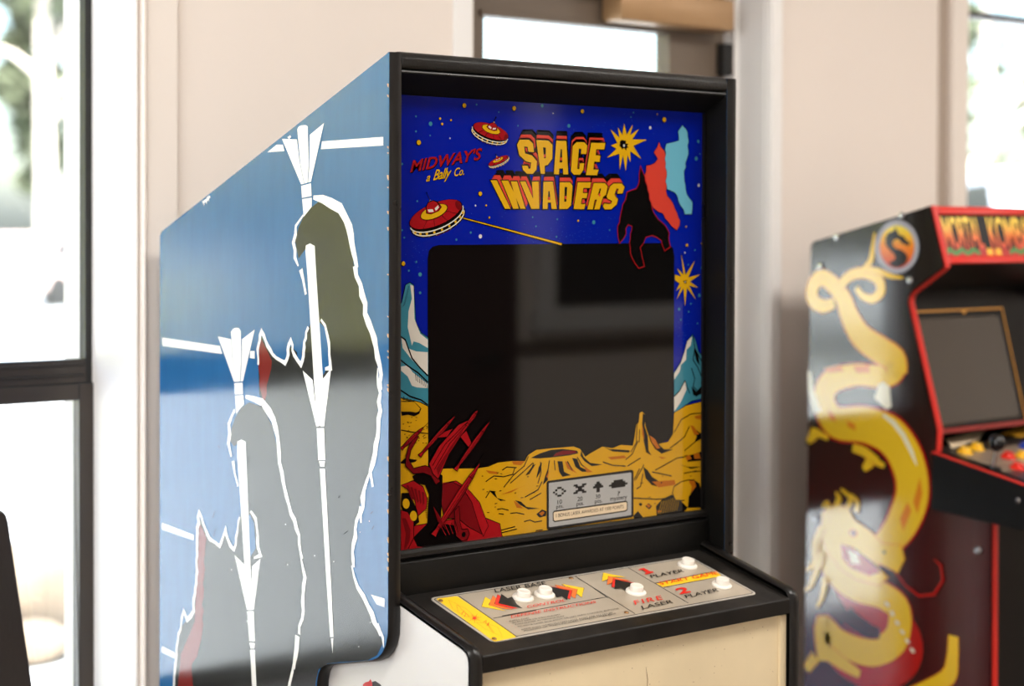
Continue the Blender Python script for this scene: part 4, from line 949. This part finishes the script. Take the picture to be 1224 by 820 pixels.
sign('MORTAL', .026, .157, .08, .82, q_ttl); sign('KOMBAT', .180, .352, .08, .82, q_ttl); a.up()
for u_ in (.035, .075, .115, .26, .30, .34):
    a.line([(u_-.02, -L*.93), (u_, -L*.84), (u_+.02, -L*.95)], .010, q_grn, uv=True)
a.up()
for u_ in (.160, .190): a.raw([(u_, -L*.98), (u_+.020, -L*.98), (u_+.020, -L*.82), (u_, -L*.82)], q_yel)
a.up()
m.build('marquee', g)
# dark hood, monitor surround, screen
m = MB(); m.prism_x([(.262,1.4300),(.330,1.372),(.336,1.378),(.268,1.4360)], XA, XB, r_blk); m.build('speaker_panel', g)
def along(t, d=0.0):
    y0, z0, y1, z1 = .340, 1.372, .262, 1.080
    l = math.hypot(y1-y0, z1-z0); return (y0+(y1-y0)*t + (z1-z0)/l*d*-1*-1*0 + d*.966, z0+(z1-z0)*t - d*.258*-1*0)
m = MB(); m.prism_x([(.336,1.372),(.258,1.080),(.275,1.080),(.353,1.372)], XA, XB, mat('surround_black', (9, 8, 8), .3, ior=1.25))
SPL = Plane((X0, .336, 1.372), (1, 0, 0), (0, .078, .292)); a = Art(m, SPL, .0005)
gold2 = mat('gold_line', (190, 130, 30), .3); rl = mat('red_line', (130, 22, 18), .3)
S0 = Vector(SPL.at(1096, 374)); S1 = Vector(SPL.at(1197, 369)); S2 = Vector(SPL.at(1126, 522))
SU1 = S1.x; SVT = (S0.y+S1.y)/2; SVB = S2.y+.012
a.raw([(PT+.001, SVT+.004), (SU1+.004, SVT+.004), (SU1+.004, SVT-.0005), (PT+.001, SVT-.0005)], gold2)
a.line([(SU1+.002, SVT), (SU1+.002, SVT-.10), (SU1+.002, SVB)], .004, gold2, uv=True)
a.raw([(PT+.001, SVB+.004), (XW-PT-.001, SVB+.004), (XW-PT-.001, SVB-.006), (PT+.001, SVB-.006)], rl); a.up()
a.disc(1152, 372, .008, gold2, .006); a.up()
m.build('monitor_surround', g)
scr_m = mat('screen_glass', (66, 60, 54), .12)
m = MB(); Rr = rrect(PT+.004, SU1-.016, SVB+.010, SVT-.012, .012)
vv = [SPL.w(p_, .001) for p_ in Rr] + [SPL.w((SU1/2+(p_[0]-SU1/2)*.96, (SVT+SVB)/2+(p_[1]-(SVT+SVB)/2)*.96), .004) for p_ in Rr]; n = len(Rr)
m.add(vv, [list(range(n, 2*n))] + [(i, (i+1) % n, (i+1) % n+n, i+n) for i in range(n)], scr_m); m.build('screen', g)
# control box with joystick and buttons
BXW = .012
def deckz(y): return .997 + (y-.028)*(1.038-.997)/(.245-.028)
m = MB(); m.prism_x([(.245, deckz(.245)), (.245, .919), (-.020, .902), (-.060, .93), (-.060, deckz(-.06))], X0-BXW, X0+XW+BXW, r_blk); cb = m.build('control_box', g, bevel=.002)
m = MB(); m.strip_x([(.245, deckz(.245)), (-.06, deckz(-.06))], X0-BXW+.0005, X0-BXW+.010, .002, mat('red_vinyl_edge', None)); m.build('edge_molding', cb)
m = MB(); m.lathe([(.006,0),(.006,.001),(.004,.003)], (X0-BXW-.0005, Plane((X0-BXW,0,0),(0,-1,0),(0,0,1)).at(1216.7,598.4)[0]*-1, Plane((X0-BXW,0,0),(0,-1,0),(0,0,1)).at(1216.7,598.4)[1]), (-1,0,0), silver_m, 14); m.build('bolt', cb, smooth=.6)
DPN = Plane((X0, .245, deckz(.245)), (1, 0, 0), (0, .217, .041))
m = MB(); m.prism_x([(.262, deckz(.262)+.001), (.262, deckz(.262)+.0005), (-.05, deckz(-.05)+.0005), (-.05, deckz(-.05)+.0025), (.262, deckz(.262)+.0025)], XA-.004, XB+.004, mat('deck_print', (40, 34, 30), .3))
a = Art(m, DPN, .003)
c1 = mat('deck_cream', (238, 214, 180), .3); c2 = mat('deck_amber', (226, 168, 50), .3)
a.poly([(1130,526),(1178,515),(1170,527),(1138,538)], c1); a.poly([(1196,520),(1224,508),(1250,512),(1220,524)], c2); a.poly([(1150,545),(1230,530),(1250,560),(1200,566)], mat('deck_grey', (128, 112, 96), .3)); a.up()
a.line([(1136,541),(1180,556),(1224,553)], .003, mat('deck_line', (190, 176, 150), .3)); a.up()
m.build('control_deck', g)
b_yel, b_red, b_blu = mat('yellow_button', (246, 190, 40), .25), mat('red_button', (220, 40, 24), .25), mat('blue_button', (40, 70, 170), .25)
for x, y, mt, nm in ((1153,541,b_yel,'yellow'), (1167,536.5,b_yel,'yellow'), (1205,547,b_red,'red'), (1216,560,b_red,'red'), (1222,546,b_yel,'yellow'), (1226,535,b_blu,'blue')):
    c = DPN.w(DPN.at(x, y+2), .003); m = MB(); m.lathe([(.0165,0),(.0168,.002),(.015,.004),(.012,.005)], c, DPN.n, mt, 26); pb = m.build('push_button', g, smooth=.6, label=nm+' button')
    m = MB(); m.lathe([(.0115,.003),(.0115,.010),(.0100,.012),(.0,.0118)], c, DPN.n, mt, 26); m.build('plunger', pb, smooth=.6)
c = DPN.w(DPN.at(1186, 561), .003)
m = MB(); m.lathe([(.019,0),(.019,.0015),(.006,.004)], c, DPN.n, r_blk, 24); js = m.build('joystick', g, smooth=.6)
m = MB(); m.lathe([(.0048,0),(.0048,.040)], c, DPN.n, silver_m, 16); m.build('shaft', js, smooth=.6)
m = MB(); bc = c + DPN.n*.053; m.lathe([(.0175*math.sin(t*math.pi/12)+1e-5, -.0175*math.cos(t*math.pi/12)) for t in range(13)], bc, DPN.n, mat('black_ball', (14, 14, 16), .12), 28); m.build('ball_top', js, smooth=2)
m = MB(); m.box(XA, XB, .110, .125, ZB, .905, r_blk); m.build('front_panel', g)
m = MB(); m.box(X0+.01, X0+XW-.01, .115, .595, 0, ZB, r_blk); m.build('riser', g, bevel=.004)

# ------------------------------------------------------------------ dark chair at the left edge
ch = thing('bar_stool', 'dark brown high-backed stool standing in front of the left window', 'stool', (-.68, .04, 0))
leather = mat('dark_brown_leather', (30, 19, 13), .5, bump=.15, bscale=120, var=.1, scale=9)
d = Vector((.86, .51, 0)).normalized(); nrm = Vector((d.y, -d.x, 0))         # along the back rest / towards the camera side
TOP = Vector((-.498, .150, 1.134)); 
def stool_pt(s_, z, h): return Vector((TOP.x, TOP.y, 0)) + d*s_ + nrm*h + Vector((0, 0, z))
prof = []
wd = .42; r = .022
slope = .022/.28
for s_, z in ([(-r*.15, 1.134-r*.9), (-r*.3, 1.134-r*.35), (-r*.7, 1.134-r*.08), (-r*1.2, 1.134)] + [(-wd+r*1.2, 1.134), (-wd+r*.3, 1.134-r*.35), (-wd, 1.134-r)] + [(-wd-.035, .62), (.043, .62)]): prof.append((s_, z))
m = MB(); n = len(prof); t2 = .035
lean = lambda z: (1.134-z)*.10
v = [stool_pt(s_, z, lean(z)) for s_, z in prof] + [stool_pt(s_, z, lean(z)-t2) for s_, z in prof]
m.add(v, [list(range(n)), list(range(2*n-1, n-1, -1))] + [(i, (i+1) % n, (i+1) % n+n, i+n) for i in range(n)], leather); m.build('backrest', ch, bevel=.006, smooth=.9)
m = MB(); q = [stool_pt(s_, 0, h) for s_, h in ((.03, .0), (.03, .38), (-wd-.03, .38), (-wd-.03, .0))]
m.prism_z([(p.x, p.y) for p in q], .60, .675, leather); m.build('seat', ch, bevel=.015, smooth=.9)
for s_, h in ((.0, .03), (.0, .35), (-wd, .03), (-wd, .35)):
    m = MB(); p0 = stool_pt(s_, .60, h); p1 = stool_pt(s_, 0, h); m.tube([p0, p1], [.020, .014], mat('dark_wood', (48, 30, 20), .4), 12); m.build('leg', ch, smooth=.9)

# ------------------------------------------------------------------ outdoors
gm = mat('pale_gravel', (160, 165, 170), .9, var=.05, scale=1.5)
m = MB(); m.box(-70, 90, WY+WTH+.02, 120, -.25, -.12, gm); o = m.build('ground', None); o['kind'] = 'structure'
bark = mat('pale_bark', (214, 204, 192), .8, var=.15, scale=3)
leafA = mat('leaf_olive', (222, 218, 150), .7, var=.4, scale=2); leafB = mat('leaf_green', (98, 106, 84), .7, var=.35, scale=2)
for lm in (leafA, leafB):                      # leaves let part of the light through
    n_ = lm.node_tree; pb_ = n_.nodes['Principled BSDF']; tr = n_.nodes.new('ShaderNodeBsdfTranslucent'); mx = n_.nodes.new('ShaderNodeMixShader')
    rp = [q for q in n_.nodes if q.type == 'VALTORGB'][0]
    n_.links.new(rp.outputs['Color'], tr.inputs['Color']); mx.inputs[0].default_value = .45
    n_.links.new(pb_.outputs[0], mx.inputs[1]); n_.links.new(tr.outputs[0], mx.inputs[2])
    n_.links.new(mx.outputs[0], [q for q in n_.nodes if q.type == 'OUTPUT_MATERIAL'][0].inputs['Surface'])
def tree(name, loc, hgt, rad, trunk_r, leaf, seed, label, low=.25, n=1100, size=.34, lean_=(0, 0)):
    rnd = random.Random(seed); t = thing(name, label, 'tree', loc, 'trees outside the windows')
    x, y, z = loc
    m = MB(); pts = [(x+lean_[0]*s_*hgt*.75, y+lean_[1]*s_*hgt*.75, z+hgt*.75*s_) for s_ in (0, .25, .5, .75, 1)]
    m.tube(pts, [trunk_r*1.25, trunk_r, trunk_r*.85, trunk_r*.6, trunk_r*.3], bark, 10)
    for b in range(6):
        t0 = rnd.uniform(.4, .9); p = Vector(pts[0])*(1-t0)+Vector(pts[-1])*t0; a_ = rnd.uniform(0, 6.28); l = rad*rnd.uniform(.5, .9)
        m.tube([p, p+Vector((math.cos(a_)*l*.5, math.sin(a_)*l*.5, l*.35)), p+Vector((math.cos(a_)*l, math.sin(a_)*l, l*.5))], [trunk_r*.4, trunk_r*.25, trunk_r*.1], bark, 7)
    m.build('trunk', t, smooth=.9)
    m = MB(); cl = []
    for _ in range(16):
        a_, u_ = rnd.uniform(0, 6.28), rnd.random()**.5; zz = rnd.uniform(low, 1.0); rr = rad*(1-.55*abs(zz-.55)/.55)
        cl.append((x+lean_[0]*zz*hgt+rr*u_*math.cos(a_)*.8, y+lean_[1]*zz*hgt+rr*u_*math.sin(a_)*.8, z+hgt*zz, rad*rnd.uniform(.3, .5)))
    for _ in range(n):
        c = rnd.choice(cl); v_ = Vector((rnd.gauss(0, 1), rnd.gauss(0, 1), rnd.gauss(0, 1))).normalized()*c[3]*rnd.random()**.4
        p = Vector(c[:3])+v_; A = Vector((rnd.gauss(0, 1), rnd.gauss(0, 1), rnd.gauss(0, .6))).normalized(); B = A.cross(Vector((rnd.gauss(0, 1), rnd.gauss(0, 1), rnd.gauss(0, 1)))).normalized()
        s_ = size*rnd.uniform(.5, 1.2); m.add([p-A*s_, p-B*s_*.5, p+A*s_, p+B*s_*.5], [(0, 1, 2, 3)], leaf)
    m.build('crown', t)
    return t
tree('sycamore_tree', (16.1, 37.7, -.12), 13, 2.2, .22, leafB, 1, 'tall pale-barked tree seen through the left window, its bare trunk rising past the leaves', .55, 500, .34, (-.02, 0))
tree('leafy_tree', (20.9, 47.9, -.12), 11, 1.75, .2, leafB, 2, 'green leafy tree in the distance right behind the pale trunk, left window', .05, 2600, .36)
tree('leafy_tree', (16.6, 48.5, -.12), 9.5, 1.8, .2, leafB, 3, 'low green tree in the distance left of the pale trunk, left window', .05, 2400, .36)
for i, (x, y) in enumerate(((-1.0, 21.0), (-4.6, 19.6), (-8.0, 17.6), (-11.0, 15.0), (-13.6, 12.0), (-15.6, 8.6))):
    tree('leafy_tree', (x, y, -.12), 6.5, 1.75, .16, leafA, 20+i, 'olive green bushy tree of the row beyond the yard, mirrored in the cabinet sides', .03, 2400, .36)
for i, (x, y) in enumerate(((-8.2, 22.0), (-11.6, 19.4), (-15.4, 17.4), (-17.8, 13.2))):
    tree('leafy_tree', (x, y, -.12), 8.0, 1.85, .18, leafA, 60+i, 'taller olive green tree standing behind the row beyond the yard, mirrored in the blue side', .03, 2600, .40)
tree('leafy_tree', (21.2, 14.6, -.12), 7.0, 2.2, .18, leafB, 40, 'pale green tree out of focus in the right window', .2, 500, .3)
# boulders under the left window
stone = mat('pale_stone', (100, 88, 76), .9, var=.12, scale=5, bump=.3, bscale=14)
def boulder(x, y, r, sq, seed, label):
    rnd = random.Random(seed); bm = bmesh.new(); bmesh.ops.create_icosphere(bm, subdivisions=3, radius=1)
    ax = [(Vector((rnd.gauss(0, 1), rnd.gauss(0, 1), rnd.gauss(0, 1))).normalized(), rnd.uniform(.72, .95)) for _ in range(9)]
    for v_ in bm.verts:
        for n_, lim in ax:
            dd = v_.co.dot(n_)
            if dd > lim: v_.co -= n_*(dd-lim)*.8
        v_.co = Vector((v_.co.x*r*1.2, v_.co.y*r, v_.co.z*r*sq))
    me = bpy.data.meshes.new('boulder'); bm.to_mesh(me); bm.free(); me.materials.append(stone)
    for p in me.polygons: p.use_smooth = True
    ob = bpy.data.objects.new('boulder', me); COL.objects.link(ob); ob.location = (x, y, -.12+r*sq*.75)
    tag(ob, label, 'rock', 'boulders outside the left window')
boulder(1.55, 4.75, .25, .80, 1, 'large pale boulder in the middle of the row seen through the lower left pane')
boulder(.93, 4.60, .22, .75, 2, 'pale boulder half hidden by the stool back, lower left pane')
boulder(1.22, 4.15, .15, .6, 3, 'small low boulder lying in front of the row, next to the stool back')
boulder(1.62, 4.10, .15, .45, 4, 'flat small boulder in front of the row, beside the window frame')
boulder(2.16, 4.85, .22, .7, 5, 'pale boulder at the window frame end of the row')
# parked vehicles, far and out of focus
def car(name, x, y, rz, paintm, label, tall=1.45):
    t = thing(name, label, 'vehicle', (x, y, -.12), 'parked vehicles outside')
    ca, sa = math.cos(rz), math.sin(rz); z = -.12
    def X(p): return (x+p[0]*ca-p[1]*sa, y+p[0]*sa+p[1]*ca, z+p[2])
    prof = [(-2.2,.35),(2.2,.35),(2.25,.75),(1.5,.92),(.85,tall*.97),(.2,tall),(-1.3,tall),(-1.9,.98),(-2.25,.9)]
    def slab(pr, y0, y1, mt, inset=0):
        n = len(pr); m.add([X((a_, y0, b_)) for a_, b_ in pr]+[X((a_, y1, b_)) for a_, b_ in pr], [list(range(n)), list(range(2*n-1, n-1, -1))]+[(i, (i+1) % n, (i+1) % n+n, i+n) for i in range(n)], mt)
    m = MB(); slab(prof, -.85, .85, paintm); m.build('body', t, bevel=.08, smooth=.7)
    m = MB(); slab([(1.25,.98),(.8,tall*.93),(-1.25,tall*.95),(-1.7,1.02)], -.86, .86, mat('car_glass', (30, 40, 46), .08)); m.build('side_glass', t)
    for wx in (-1.4, 1.4):
        for wy in (-.80, .80):
            m = MB(); c = X((wx, wy, .33)); m.lathe([(.20,-.11),(.33,-.10),(.33,.10),(.20,.11)], c, (-sa, ca, 0), mat('tyre', (24, 24, 24), .8), 20); m.build('wheel', t, smooth=.6)
    for y0_ in (-.8, .5):
        m = MB(); slab([(-2.27,.7),(-2.27,.88),(-2.2,.88),(-2.2,.7)], y0_, y0_+.3, mat('tail_light', (200, 30, 24), .2)); m.build('tail_light', t)
wht_car = mat('car_white', (232, 230, 232), .25); pink_car = mat('car_pale_rose', (214, 188, 184), .25)
car('parked_car', 13.9, 31.8, .5, pink_car, 'pale rose parked car blurred behind the left window')
car('parked_van', 10.4, 6.0, .9, mat('van_white', (226, 230, 240), .25), 'white parked van blurred in the right window above the dragon cabinet', 2.05)
